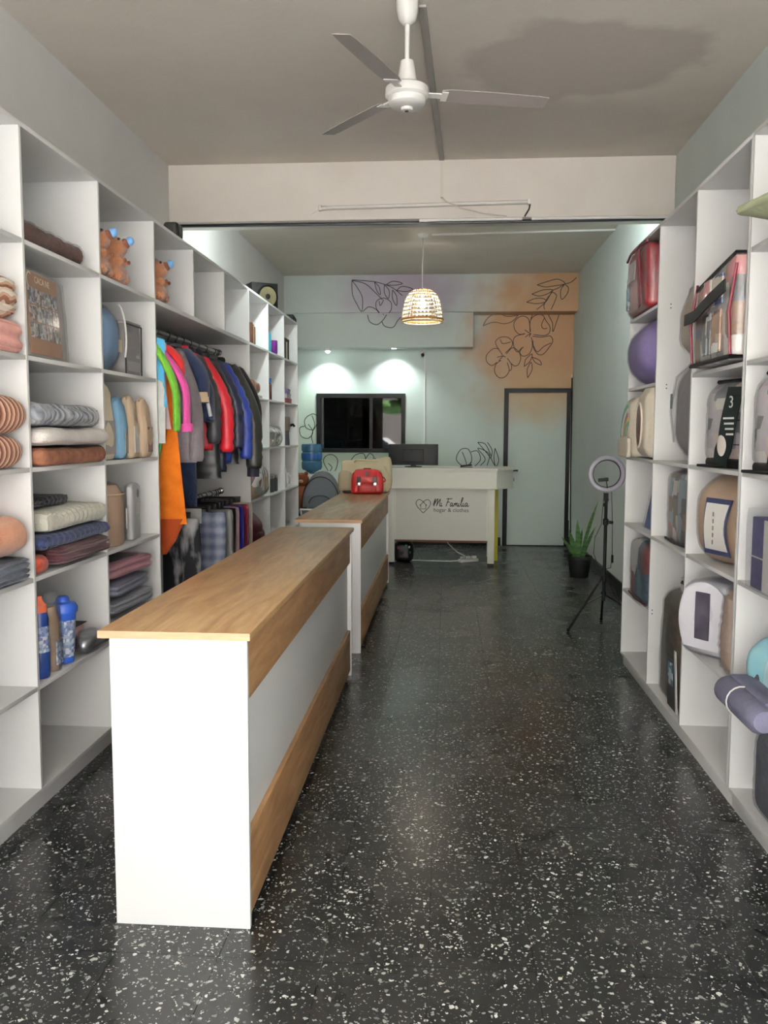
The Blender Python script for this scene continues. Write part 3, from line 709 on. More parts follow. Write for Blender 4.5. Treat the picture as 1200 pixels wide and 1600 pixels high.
tag(MB().tube([(1.598,11.36,2.2),(1.594,11.30,1.5),(1.592,11.24,0.9),(1.588,11.12,0.35),(1.58,11.0,0.08)], 0.008, 6).build('cable', M_BLKPL), 'black cable hanging down the corner beside the back door', 'cable')

# painted line flowers on the back wall --------------------------
M_LINE = mat('mural_line_paint', (52,50,46), 0.8)
def wall_pt(u, v):
    """drawing units of the mural sketch -> wall surface (front beam, dropped box or wall)"""
    if v < 487: return (1.622+(u-905)*0.00806, 11.10, 3.449-(v-430)*0.00785)
    x = 0.74+(u-788)*0.00843; z = 2.069-(v-607)*0.00847
    if v < 546 and 0.284+(u-735)*0.0081 < 0.31: return (0.284+(u-735)*0.0081, 11.14, 3.006-(v-487)*0.0078)
    return (x, 11.44, z)
def sketch(name, curves, s, ou, ov, w=0.0095, parent=wall_back, label=None):
    segs = []
    for c in curves:
        run = []; py = None
        for (a, b) in smooth2(c, 5):
            p = wall_pt(ou+a/s, ov+b/s)
            if py is not None and abs(p[1]-py) > 1e-6:
                if len(run) > 1: segs.append(run)
                run = []
            py = p[1]; run.append(p)
        if len(run) > 1: segs.append(run)
    return stroke_obj(name, segs, w, parent, M_LINE, th=0.002, label=label)
sketch('painted_flower', [
 [(605,640),(590,520),(520,490),(455,540),(455,610),(500,660),(560,655)], [(610,640),(605,540),(650,485),(720,480),(760,540),(795,590),(790,650),(740,675),(640,665)],
 [(740,510),(715,575),(735,610),(770,605)], [(630,680),(720,690),(800,680),(825,730),(790,790),(740,850),(690,855),(645,800),(635,720)], [(640,770),(680,830),(740,780),(810,745)],
 [(545,780),(510,830),(540,870),(600,850),(630,780),(620,690)], [(550,660),(470,680),(445,730),(460,800),(490,830),(530,790)], [(555,620),(590,645),(615,655)], [(560,690),(585,670),(610,660)], [(600,690),(606,670),(615,655)]], 6.316, 730, 420, label='large dark line flower on orange paint')
sketch('painted_flower', [
 [(345,860),(290,780),(275,730),(320,690),(390,690),(435,730),(430,780),(370,840)], [(320,710),(345,750),(420,735)], [(310,800),(250,800),(190,860),(190,920),(240,960),(290,930)],
 [(330,910),(280,950),(270,1020),(310,1075),(370,1070),(410,1010),(390,930)], [(390,890),(430,950),(430,1000),(410,1010)], [(380,850),(440,790),(500,830),(520,890),(500,950),(460,965),(430,940)],
 [(290,880),(320,875),(350,865)], [(310,915),(330,890),(350,870)], [(375,880),(360,872),(350,868)]], 6.316, 730, 420, label='smaller dark line flower on orange paint')
sketch('painted_leaves', [
 [(150,580),(200,500),(290,465),(380,490),(480,480),(540,440)], [(150,580),(250,545),(350,560),(430,540),(490,480)], [(1080,85),(1030,130),(970,150),(900,190),(850,215),(790,320),(700,400)], [(690,420),(640,450),(610,520)],
 [(700,155),(790,125),(900,100),(970,145),(870,165),(780,175),(700,155)], [(650,245),(760,205),(850,205),(800,245),(720,265),(650,245)], [(965,155),(930,210),(940,300),(990,250),(1005,190),(975,155)],
 [(850,225),(800,290),(770,360),(780,400)], [(850,225),(890,260),(870,330),(840,400)], [(600,325),(680,290),(760,290),(790,320),(700,340),(600,325)], [(770,430),(780,480),(820,560),(825,640),(860,540),(885,460),(880,430)],
 [(590,1080),(585,1000),(620,930),(632,1000),(590,1080)], [(555,970),(570,900),(630,850),(610,920),(555,970)], [(630,880),(700,910),(720,955),(660,930),(630,880)]], 6.316, 730, 420)
sketch('painted_flower', [
 [(320,380),(275,320),(280,260),(340,235),(400,270),(405,330),(380,370)], [(160,350),(210,310),(270,330),(300,365)], [(180,378),(200,440),(260,465),(310,430),(345,378)], [(305,440),(330,480),(400,490),(440,430),(470,400)], [(300,260),(310,300),(340,250)],
 [(65,80),(70,200),(110,290),(150,350),(155,230),(110,140),(65,80)], [(65,80),(180,110),(270,190),(330,250)], [(65,75),(240,90),(340,115),(420,150),(500,215)],
 [(260,95),(280,170),(310,205),(300,140),(260,95)], [(345,120),(345,190),(380,240),(385,170),(345,120)], [(360,120),(420,90),(500,110),(430,125),(360,120)], [(415,165),(415,240),(450,300),(450,220),(415,165)], [(450,170),(500,135),(590,160),(530,180),(450,170)]], 5.4545, 540, 420, label='dark line flower on purple paint, on the beam')
sketch('painted_flower', [
 [(190,40),(130,70),(100,120),(120,190),(190,215)], [(190,40),(230,60),(238,100)], [(190,215),(210,150),(180,60)], [(100,170),(50,190),(60,270),(130,300),(180,260),(190,215)], [(190,215),(175,280),(190,350)], [(140,150),(170,190),(190,215)], [(230,150),(210,190),(190,215)]], 6.667, 460, 640, label='dark line flower left of the window')
sketch('painted_flower', [
 [(350,640),(300,540),(330,480),(400,470),(450,520),(440,600),(420,640)], [(370,640),(390,600),(350,560)], [(590,530),(640,470),(720,455),(745,500),(735,540)], [(740,520),(790,455),(830,480),(830,510)], [(830,500),(880,520),(890,555)]], 6.667, 460, 640, label='dark line flowers under the window')
sketch('painted_flower', [
 [(890,430),(850,390),(870,340),(910,335),(930,380),(920,430)], [(925,350),(960,345),(975,390),(940,430)], [(880,350),(900,400),(905,430)], [(930,400),(915,415),(912,430)],
 [(975,420),(1000,385),(960,330),(1020,360),(1010,420)], [(1050,420),(1020,370),(960,300)], [(960,300),(1000,310),(1030,370)], [(1010,300),(1035,340),(1030,380)], [(1050,330),(1070,390),(1055,425),(1045,380),(1050,330)]], 3.333, 460, 600, label='dark line flower and leaves above the desk')
# ================================================================ GOODS: generic builders (local +x is the side facing the room)
M_CLEAR = clear_plastic('clear_bag')
M_CLEAR2 = clear_plastic('crinkled_bag', gloss=0.45, rough=0.16)
def fabric(key, c, c2=None, var=0.12, vs=14, bump=0.5, bs=160, rough=0.9, sheen=0.15):
    return mat(key, c, rough, var=var, vscale=vs, bump=bump, bscale=bs, c2=c2, sheen=sheen, spec=0.25)
def locL(y, z, dx, inset=0.01): return (XL-inset-dx/2, y, z)
def locR(y, z, dx, inset=0.01): return (XR+inset+dx/2, y, z)
def rib_fn(axis, n, amp, layers=0, lay=0.0, h=(1,1,1)):
    def fn(p, q):
        a = q[axis]
        w = abs(math.sin(a*PI*n/2))
        k = amp*(w-0.5)
        nr = Vector((q.x if abs(q.x) > 0.9 else 0, q.y if (abs(q.y) > 0.9 and axis != 1) else 0, q.z if abs(q.z) > 0.9 else 0))
        p = p + nr*k
        if layers:
            p.x -= lay*(abs(math.cos((q.z+1)/2*PI*layers)))*(1 if q.x > 0.5 else 0)
        return p
    return fn
def fold_fn(layers, lay):
    def fn(p, q):
        c = abs(math.cos((q.z+1)/2*PI*layers))**3 if (layers > 1 and abs(q.z) < 0.88) else 0.0
        if q.x > 0.3: p.x -= lay*c*(q.x-0.3)/0.7
        if abs(q.y) > 0.6: p.y -= math.copysign(lay*0.6*c, q.y)
        return p
    return fn
STACKS = {}
def blanket(label, loc, d, m, ribs=None, layers=2, seed=1, rot=0.0, r=0.035, amp=0.008, puff=0.06, tilt=0.0, name='folded_blanket', cat='blanket', group=None, n=18, fn=None):
    """a folded blanket: stuffed slab with fold creases on its front, ribs if the cloth is corded"""
    f1 = fold_fn(layers, 0.011)
    f2 = rib_fn(ribs[0], ribs[1], ribs[2]) if ribs else None
    def ff(p, q):
        p = f1(p, q)
        if f2: p = f2(p, q)
        if fn: p = fn(p, q)
        return p
    nn = n if not ribs else max(n, int(ribs[1]*3))
    o = MB().soft(0, 0, d[2]/2, d[0], d[1], d[2], r=r, n=nn, puff=puff, amp=amp, fr=7, seed=seed, fn=ff).build(name, m, None, loc, (0, tilt, rot), ang=70)
    STACKS.setdefault((round((loc[1]-2.83)/0.74), round((loc[2]-ZL[0])//0.42)), []).append(o)
    return tag(o, label, cat, group)

# ---------------- left shelves, column nearest the camera
M_PINK = fabric('pink_fleece', (238,178,166), (228,160,148), vs=20)
M_BRST = stripes('brown_white_stripe', [(226,206,186),(120,76,54),(196,160,134),(240,228,214)], 26, 'Z', wobble=0.10)
M_ROLL = stripes('brown_roll_stripe', [(150,92,66),(212,168,140),(236,214,196),(104,58,42)], 30, 'Y', wobble=0.03)
M_ORNG = fabric('apricot_plush', (214,150,112), (196,128,92), vs=10, sheen=0.4)
M_SLATE = fabric('slate_corduroy', (92,100,112), (74,82,94), vs=20)
blanket('pink fleece blanket folded under a brown striped one, nearest left shelf', locL(2.83,ZL[4],0.40,-0.02), (0.40,0.64,0.115), M_PINK, layers=2, seed=1)
blanket('brown and cream striped blanket on top of the pink fleece', locL(2.845,ZL[4]+0.128,0.36,-0.01), (0.36,0.60,0.16), M_BRST, layers=3, seed=2, ribs=(2,6,0.010), r=0.06)
def roll(label, loc, r, L_, m, seed, group=None):
    b = MB().tube([(0,-L_/2+L_*i/14,r) for i in range(15)], [r*(0.80 if i in (0,14) else 0.95 if i in (1,13) else 1.0+0.02*math.sin(i*2+seed)) for i in range(15)], 22)
    o = b.build('rolled_blanket', m, None, loc, None)
    return tag(o, label, 'blanket', group)
roll('brown striped rolled blanket lying on its twin, nearest left shelf', (XL-0.045, 2.845, ZL[3]+0.1275), 0.072, 0.58, M_ROLL, 1, 'rolled striped blankets')
roll('brown and cream rolled blanket at the bottom of the pair, nearest left shelf', (XL-0.05, 2.83, ZL[3]), 0.063, 0.58, M_ROLL, 2, 'rolled striped blankets')
blanket('grey corded blanket under the apricot plush one', locL(2.83,ZL[2],0.40,-0.01), (0.40,0.60,0.10), M_SLATE, ribs=(2,4,0.022), layers=0, seed=3, r=0.03)
blanket('puffy apricot plush blanket on the nearest left shelf', locL(2.84,ZL[2]+0.116,0.40,-0.005), (0.40,0.62,0.155), M_ORNG, layers=1, seed=4, r=0.07, amp=0.014, puff=0.12)

# ---------------- left shelves, second column
M_GREYST = stripes('grey_velvet_stripe', [(132,138,146),(176,180,186),(96,102,112),(196,198,202)], 24, 'Y', rough=0.6, wobble=0.16, sharp=False)
M_WHITEB = fabric('white_plush', (238,232,226), (222,214,208), vs=9)
M_BRSP = mat('brown_speckle_plush', (128,82,56), 0.9, c2=(84,46,30), vscale=24, bump=0.5, bscale=120)
def sag(p, q):
    if q.x > 0.6: p.z -= 0.03*(q.x-0.6)/0.4*(1 if q.z < 0 else 0.6)
    return p
ym = (yA+yBd-t)/2
blanket('brown speckled blanket at the bottom of the stack under white and grey ones', locL(ym,ZL[3],0.42,-0.035), (0.42,0.62,0.072), M_BRSP, layers=1, seed=5, r=0.036, puff=0.03)
blanket('white plush blanket folded between the grey striped and brown ones', locL(ym+0.01,ZL[3]+0.096,0.42,-0.035), (0.42,0.66,0.066), M_WHITEB, layers=1, seed=6, r=0.033, amp=0.012, puff=0.03)
blanket('grey striped velvet blanket on top of the white plush one', locL(ym,ZL[3]+0.194,0.40,-0.005), (0.40,0.64,0.080), M_GREYST, ribs=(1,13,0.012), layers=1, seed=7, r=0.04, amp=0.010, puff=0.10)
M_MAROON = fabric('maroon_corduroy', (74,30,38), (54,20,28), vs=16)
M_NAVY = fabric('navy_corduroy', (34,46,84), (24,34,64), vs=16)
M_CREAMC = fabric('cream_corduroy', (214,212,198), (196,194,180), vs=16)
M_BLACKC = fabric('black_corduroy', (26,26,32), vs=16)
M_RUST = fabric('rust_fabric', (150,58,38), vs=16)
blanket('small rust red cloth tucked beside the maroon blanket', locL(3.262,ZL[2],0.36,0.0), (0.36,0.115,0.075), M_RUST, layers=1, seed=8, r=0.03)
blanket('dark maroon corded blanket at the bottom of the ribbed stack', locL(3.63,ZL[2]+0.008,0.42,-0.03), (0.42,0.51,0.09), M_MAROON, ribs=(2,4,0.014), layers=2, seed=9, r=0.04, puff=0.02)
blanket('navy corded blanket between the cream and maroon ones', locL(3.56,ZL[2]+0.137,0.40,-0.02), (0.40,0.66,0.042), M_NAVY, ribs=(1,14,0.013), layers=1, seed=10, r=0.020, puff=0.02)
blanket('cream corded blanket folded on top of the navy one', locL(3.58,ZL[2]+0.207,0.38,-0.01), (0.38,0.60,0.066), M_CREAMC, ribs=(1,13,0.018), layers=1, seed=11, r=0.030, amp=0.008, puff=0.03)
blanket('black corded blanket at the very top of the ribbed stack', locL(3.46,ZL[2]+0.308,0.26,0.08), (0.26,0.42,0.030), M_BLACKC, ribs=(1,11,0.012), layers=1, seed=12, r=0.014, puff=0.02)
# long packet of brown bathroom mats on the top shelf
pk = thing('packaged_roll', 'long clear packet of dark brown bobbled cloth lying on the top shelf', 'package', (XL-0.055, 3.50, ZL[5]))
M_BOB = mat('brown_bobbled', (96,56,44), 0.8, c2=(66,34,28), vscale=30, bump=0.8, bscale=60)
MB().tube([(0,-0.28+0.035*i,0.045) for i in range(17)], [0.030 if i in (0,16) else 0.040+0.006*math.sin(i*2.6) for i in range(17)], 14).build('cloth_roll', M_BOB, pk)
MB().soft(0,0.01,0.052,0.105,0.62,0.104,r=0.03,n=10,amp=0.010,fr=16,seed=3).build('plastic_wrap', M_CLEAR2, pk)
# standing curtain packet with printed card
cp = thing('curtain_packet', 'brown printed packet with small pattern pictures standing on the left shelf', 'package', (XL-0.045, 3.42, ZL[4]))
cp.rotation_euler = (0,-0.06,0.08)
M_CARD = mat('kraft_print', (150,104,72), 0.5, c2=(176,130,92), vscale=3)
cd = MB().soft(0,0,0.165,0.05,0.42,0.33,r=0.012,n=8,puff=0.1).build('folded_curtain', mat('grey_linen',(176,172,168),0.8,var=0.15,vscale=20), cp)
card = MB().bb(0.026,0.029,-0.20,0.13,0.012,0.325).build('printed_card', M_CARD, cp)
M_MINI = [patches('pattern_swatch_%d' % k, c, 60, stretch=(1,1,1)) for k, c in enumerate([[(70,74,92),(190,190,196),(40,44,58),(150,154,166)], [(96,66,70),(206,196,192),(60,44,50),(170,150,146)], [(120,126,132),(214,212,206),(66,72,80),(170,172,170)]])]
for r_ in range(3):
    for c_ in range(4):
        MB().bb(0.029,0.0305,-0.182+c_*0.077,-0.182+c_*0.077+0.070,0.205-r_*0.066,0.265-r_*0.066).build('printed_swatch', M_MINI[(r_+c_)%3], card)
M_CREAMP = mat('cream_print', (238,226,204), 0.6)
text_mesh('printed_title', 'CACA NE', 0.036, M_CREAMP, card, (0.030, -0.03, 0.300), (PI/2,0,PI/2), 0.0004)
stroke = MB(); stroke.ribbon([(0.029, -0.155+0.026*math.cos(a), 0.292+0.030*math.sin(a)) for a in [1.0+i*0.3 for i in range(15)]], 0.005, Vector((1,0,0)), 0.001); stroke.build('printed_emblem', M_CREAMP, card, smooth=False)
MB().soft(0.005,0.01,0.172,0.072,0.46,0.344,r=0.012,n=10,puff=0.12,amp=0.006,fr=14,seed=5).build('plastic_wrap', M_CLEAR2, cp)
# bottles and packets on the lower shelf
M_NAVYPL = mat('navy_plastic', (28,52,110), 0.35); M_BLUEPL = mat('blue_plastic', (44,84,176), 0.32, var=0.1)
M_LABEL = patches('bottle_print', [(206,212,220),(70,100,160),(150,170,200),(110,136,176)], 80)
M_TANPL = mat('tan_cloth', (156,128,100), 0.8, var=0.2)
bt = thing('sports_bottle', 'navy bottle with orange lid at the edge of the lower left shelf', 'bottle', (XL-0.045, 3.300, ZL[1]))
MB().lathe([(0.032,0),(0.036,0.01),(0.038,0.10),(0.032,0.17),(0.036,0.24),(0.030,0.27)], 20).build('body', M_NAVYPL, bt)
MB().lathe([(0.0385,0.11),(0.0345,0.165),(0.0345,0.175),(0.0375,0.215)], 20, caps=False).build('print_band', M_LABEL, bt)
MB().lathe([(0.030,0.268),(0.030,0.30),(0.016,0.315),(0.012,0.335)], 18).build('lid', mat('orange_plastic',(206,104,70),0.4), bt)
tb = thing('wrapped_brush', 'tan brush wrapped in clear film between the navy and blue bottles', 'package', (XL-0.05, 3.412, ZL[1]))
MB().loft([(0,0,0,0.028,0.028),(0.10,0,0,0.032,0.040),(0.2,0,0,0.030,0.042),(0.27,0,0,0.018,0.03)], 14).build('bristles', M_TANPL, tb)
MB().bb(0.03,0.036,-0.026,0.026,0.03,0.13).build('label', M_LABEL, tb)
MB().loft([(0,0,0,0.036,0.036),(0.12,0,0,0.040,0.050),(0.25,0,0,0.036,0.050),(0.33,0,0,0.02,0.046)], 14).build('plastic_wrap', M_CLEAR2, tb)
tu = thing('tumbler', 'bright blue plastic tumbler with scalloped lid on the lower left shelf', 'tumbler', (XL-0.055, 3.535, ZL[1]))
MB().lathe([(0.036,0),(0.040,0.004),(0.046,0.10),(0.054,0.215),(0.058,0.225)], 24).build('body', M_BLUEPL, tu)
MB().lathe([(0.0425,0.03),(0.0525,0.19)], 24, caps=False).build('print_band', M_LABEL, tu)
MB().lathe([(0.060,0.222),(0.062,0.245),(0.052,0.262),(0.030,0.268),(0.026,0.285),(0.020,0.29)], 16).build('lid', M_BLUEPL, tu)
lz = thing('wrapped_box', 'pink wrapped flat box behind the blue tumbler', 'package', (XL-0.22, 3.73, ZL[1]))
MB().soft(0,0,0.05,0.22,0.28,0.10,r=0.01,n=6,amp=0.003).build('box', mat('pink_card',(214,168,164),0.5,var=0.15), lz)
MB().bb(-0.12,0.12,-0.15,0.15,0.101,0.104).build('lid_edge', M_BLKPL, lz)
sv = thing('silver_packet', 'crumpled silver cellophane packet in front of the pink box', 'package', (XL-0.035, 3.755, ZL[1]+0.01))
MB().soft(0,0,0.035,0.085,0.22,0.07,r=0.02,n=10,amp=0.022,fr=22,seed=4).build('foil', mat('silver_foil',(176,176,182),0.25,0.8,var=0.3,vscale=30), sv)
MB().soft(0,0,0.038,0.10,0.25,0.078,r=0.02,n=10,amp=0.018,fr=18,seed=7).build('plastic_wrap', M_CLEAR2, sv)

# ---------------- capybara plush toys
M_CAPY = mat('brown_plush_fur', (132,82,46), 0.95, var=0.22, vscale=12, bump=0.7, bscale=140, sheen=0.4)
M_CAPYD = mat('dark_brown_plush', (86,44,26), 0.9, var=0.2, vscale=20)
M_BUBBLE = mat('light_blue_plush', (120,172,226), 0.6, var=0.08)
def capybara(label, loc, rz, s=1.0):
    c = thing('plush_capybara', label, 'plush toy', loc, rz, 'plush capybaras'); c.scale = (s,s,s)
    b = MB()
    b.ball((-0.015,0,0.09), 0.088, 0.088, 0.092, 3).ball((0.0,0,0.165), 0.084, 0.078, 0.070, 3).ball((0.045,0,0.170), 0.052, 0.056, 0.048, 3).ball((0.01,0,0.05), 0.085, 0.085, 0.05, 3)
    b.ball((0.058,0.050,0.028), 0.038, 0.030, 0.028, 2).ball((0.058,-0.050,0.028), 0.038, 0.030, 0.028, 2)
    b.ball((0.066,0.034,0.105), 0.030, 0.020, 0.020, 2).ball((0.066,-0.034,0.105), 0.030, 0.020, 0.020, 2)
    b.ball((-0.035,0.052,0.228), 0.012, 0.018, 0.018, 2).ball((-0.035,-0.052,0.228), 0.012, 0.018, 0.018, 2)
    body = b.build('body', M_CAPY, c)
    md = body.modifiers.new('merge', 'REMESH'); md.mode = 'VOXEL'; md.voxel_size = 0.007; md.use_smooth_shade = True
    sm = body.modifiers.new('soften', 'SMOOTH'); sm.factor = 0.5; sm.iterations = 6
    MB().ball((0.088,0,0.188), 0.022, 0.032, 0.024, 2).build('nose', M_CAPYD, c)
    MB().ball((0.109,0,0.200), 0.020, 0.021, 0.021, 3).build('bubble', M_BUBBLE, c)
    for sg in (-1,1):
        MB().ball((0.070,sg*0.048,0.200), 0.007, 0.005, 0.007, 2).build('eye', M_BLKPL, c)
        MB().ball((0.094,sg*0.034,0.106), 0.008, 0.011, 0.010, 2).build('paw', M_CAPYD, c)
    return c
capybara('brown plush capybara pressed against the shelf divider, first of a pair', (XL-0.09, 4.008, ZL[5]), 0.12, 1.02)
capybara('brown plush capybara with blue nose bubble, right one of a pair', (XL-0.085, 4.205, ZL[5]), 0.1, 1.03)
capybara('brown plush capybara sitting alone above the clothes rail', (XL-0.085, 4.815, ZL[5]), 0.1, 1.06)

# ---------------- third left column
bg = thing('comforter_bag', 'blue comforter in a rounded clear bag with stitched label', 'package', (XL-0.13, 4.075, ZL[4]))
M_BLUEQ = mat('blue_quilt', (116,144,176), 0.8, var=0.2, vscale=4, bump=0.4, bscale=12)
MB().soft(0,0,0.155,0.22,0.28,0.31,r=0.10,n=14,puff=0.12,amp=0.006,seed=2).build('comforter', M_BLUEQ, bg)
MB().bb(0.112,0.116,-0.01,0.11,0.10,0.16).build('label', mat('gilt_label',(176,158,120),0.4), bg)
MB().soft(0,0.015,0.162,0.25,0.31,0.324,r=0.11,n=14,puff=0.12,amp=0.006,fr=10,seed=4).build('plastic_cover', M_CLEAR, bg)
MB().tube([(0.12,0.06+0.10*math.sin(a),0.17+0.155*math.cos(a)) for a in [i*0.2 for i in range(12)]], 0.005, 6).build('piping', M_WPLAST, bg)
gb = thing('storage_box', 'grey fabric storage box with dark piping beside the blue comforter', 'box', (XL-0.16, 4.385, ZL[4]))
M_GREYF = mat('grey_box_fabric', (136,132,132), 0.8, var=0.12, vscale=30, bump=0.3)
MB().soft(0,0,0.13,0.26,0.22,0.26,r=0.012,n=6,puff=0.02).build('body', M_GREYF, gb)
MB().soft(0,0,0.262,0.266,0.226,0.02,r=0.008,n=4).build('lid', M_GREYF, gb)
for ys in (-0.112,0.112):
    MB().tube([(0.131,ys,0.004),(0.133,ys,0.255)], 0.004, 6).build('piping', M_BLKPL, gb)
MB().tube([(0.134,-0.112,0.254),(0.134,0.112,0.254)], 0.004, 6).build('piping', M_BLKPL, gb)
text_mesh('printed_name', 'sofia', 0.03, mat('pale_print',(196,194,192),0.6), gb, (0.134,0.05,0.10), (PI/2,0,PI/2), 0.0004)
MB().bb(0.1325,0.1335,-0.09,0.09,0.02,0.07).build('print_band', mat('grey_band',(150,146,146),0.6), gb)
# four standing pouches
def pouch(label, y, w, h, cols, seed, x=0.03, tz=0.0, paper=None):
    p = thing('bedding_pouch', label, 'package', (XL-x-0.05, y, ZL[3]), tz, 'bedding pouches standing on the left shelf')
    M1 = cols
    def fn(pp, q):
        pp.x *= 1.0-0.35*max(0, q.z); pp.y *= 1.0-0.16*q.z if q.z > 0 else 1.0
        return pp
    MB().soft(0,0,h/2,0.085,w,h,r=0.028,n=12,puff=0.14,amp=0.010,fr=12,seed=seed,fn=fn).build('pouch', M1, p)
    if paper: MB().bb(0.044,0.047,-w*0.36,w*0.36,0.03,h*0.55).build('window', paper, p)
    MB().tube([(0.0,-w*0.42,h+0.004),(0.004,0,h+0.008),(0.0,w*0.42,h+0.004)], 0.006, 6).build('drawstring_hem', M1, p)
    return p
pouch('cream bedding pouch with grey window, first of the row against the divider', 4.01, 0.17, 0.345, mat('cream_cloth',(226,214,190),0.8,var=0.1,vscale=9), 1, 0.01, paper=mat('grey_paper',(166,160,158),0.5,var=0.2))
pouch('light blue bedding pouch between the cream and beige ones', 4.187, 0.110, 0.29, mat('steel_blue_cloth',(106,146,172),0.7,var=0.2,vscale=9), 2, 0.0, 0.2, paper=mat('grey_blue_paper',(134,138,136),0.4,var=0.2))
pouch('beige bedding pouch with a white window in its lower half', 4.335, 0.125, 0.30, mat('beige_cloth',(200,180,154),0.8,var=0.1,vscale=9), 3, 0.0, 0.1, paper=mat('white_paper',(232,230,228),0.5))
pouch('tan bedding pouch in shiny film, last of the row', 4.50, 0.15, 0.295, mat('tan_pouch',(190,166,140),0.6,var=0.15,vscale=9), 4, -0.01, 0.1, paper=mat('pink_beige_film',(176,154,142),0.2,coat=0.6,var=0.3,vscale=16))
# beige comforter drum and clear bag
cy = thing('comforter_bag', 'beige comforter rolled upright in a clear drum bag with white card', 'package', (XL-0.14, 4.13, ZL[2]))
M_BEIGEQ = mat('beige_quilt', (190,160,136), 0.85, var=0.1, vscale=5, bump=0.3, bscale=10)
MB().loft([(0,0,0,0.115,0.125),(0.02,0,0,0.125,0.14),(0.20,0,0,0.125,0.14),(0.255,0,0,0.118,0.132),(0.30,0,0,0.09,0.10),(0.315,0,0,0.04,0.05)], 26).build('comforter', M_BEIGEQ, cy)
MB().loft([(0,0,0,0.122,0.132),(0.02,0,0,0.132,0.147),(0.21,0,0,0.132,0.147),(0.27,0,0,0.124,0.138),(0.318,0,0,0.094,0.104),(0.326,0,0,0.03,0.03)], 26).build('plastic_cover', M_CLEAR, cy)
MB().tube([(0.130*math.cos(2*PI*i/30),0.145*math.sin(2*PI*i/30),0.255) for i in range(30)], 0.006, 6, closed=True).build('zip_rim', mat('beige_rim',(206,178,150),0.6), cy)
MB().box(0.118,0.075,0.13, 0.004,0.07,0.10, rotz(0.45)).build('card', mat('white_card',(232,230,224),0.5), cy)
cb = thing('sheet_packet', 'thin white sheet set in a clear packet beside the beige drum', 'package', (XL-0.06, 4.40, ZL[2]))
cb.rotation_euler = (0,0,0.15)
MB().soft(0,0,0.14,0.04,0.16,0.28,r=0.015,n=8,puff=0.1,amp=0.004).build('sheet', mat('white_sheet',(222,220,222),0.8,var=0.06), cb)
MB().cyl((0.021,0.03,0.24),(0.024,0.03,0.24),0.022,n=18).build('round_sticker', mat('grey_green_sticker',(120,136,128),0.5), cb)
MB().bb(0.0215,0.0235,-0.02,0.05,0.13,0.19).build('card', mat('white_card',(232,230,224),0.5), cb)
MB().soft(0,0,0.155,0.055,0.19,0.31,r=0.012,n=10,amp=0.008,fr=14,seed=8).build('plastic_cover', M_CLEAR2, cb)
# stack of flat sheet sets, partly behind the counter
cols = [('white',(214,214,216)),('pale grey',(188,190,198)),('lilac grey',(150,150,170)),('dusty pink',(206,150,160))]
zz = ZL[1]
for k, (nm, c) in enumerate(cols):
    h = (0.070,0.062,0.062,0.075)[k]
    s_ = thing('sheet_set', '%s folded sheet set in film, low stack behind the near counter' % nm, 'package', (XL-0.14, 4.29-0.01*k, zz), (0.0,-0.04,0.05,-0.08)[k], 'sheet sets stacked on the low shelf')
    MB().soft(0,0,h/2,0.26,0.50,h,r=0.02,n=8,puff=0.04,amp=0.004,seed=k,fn=fold_fn(2,0.012)).build('sheet', mat('sheet_'+nm.replace(' ','_'),c,0.8,var=0.1), s_)
    if k == 3: MB().bb(-0.10,0.08,-0.20,0.12,h+0.001,h+0.003).build('printed_card', patches('stone_photo',[(110,112,114),(150,150,150),(80,82,84)],30), s_)
    MB().soft(0,0.01,h/2+0.002,0.285,0.53,h+0.006,r=0.012,n=8,amp=0.004,fr=12,seed=k+3).build('plastic_cover', M_CLEAR, s_)
    zz += h+0.026

# ---------------- clothes on the upper rail
RX, RZ = -1.83, 2.128
M_HANG = mat('black_hanger', (18,18,19), 0.35)
hang_me = [None]
def hanger_mesh():
    if hang_me[0] is None:
        b = MB()
        b.tube([(0.0,0,-0.078),(0.0,0,-0.035)]+[(0.0195*math.sin(a),0,-0.0035-0.0195*math.cos(a)) for a in [0.45+i*0.36 for i in range(12)]], 0.003, 6)
        b.tube([(-0.20,0,-0.15),(-0.10,0,-0.105),(0,0,-0.078),(0.10,0,-0.105),(0.20,0,-0.15),(0.10,0,-0.158),(-0.10,0,-0.158)], 0.006, 6, closed=True)
        hang_me[0] = b.mesh('hanger', M_HANG)
    return hang_me[0]
def hanger(y):
    return tag(put(hanger_mesh(), 'clothes_hanger', None, (RX, y, RZ)), 'empty black hanger at the far end of the upper rail', 'hanger', 'empty black hangers')
def puffer_r(r, k, amp): return r*(1+amp*(abs(math.sin(k))-0.5))
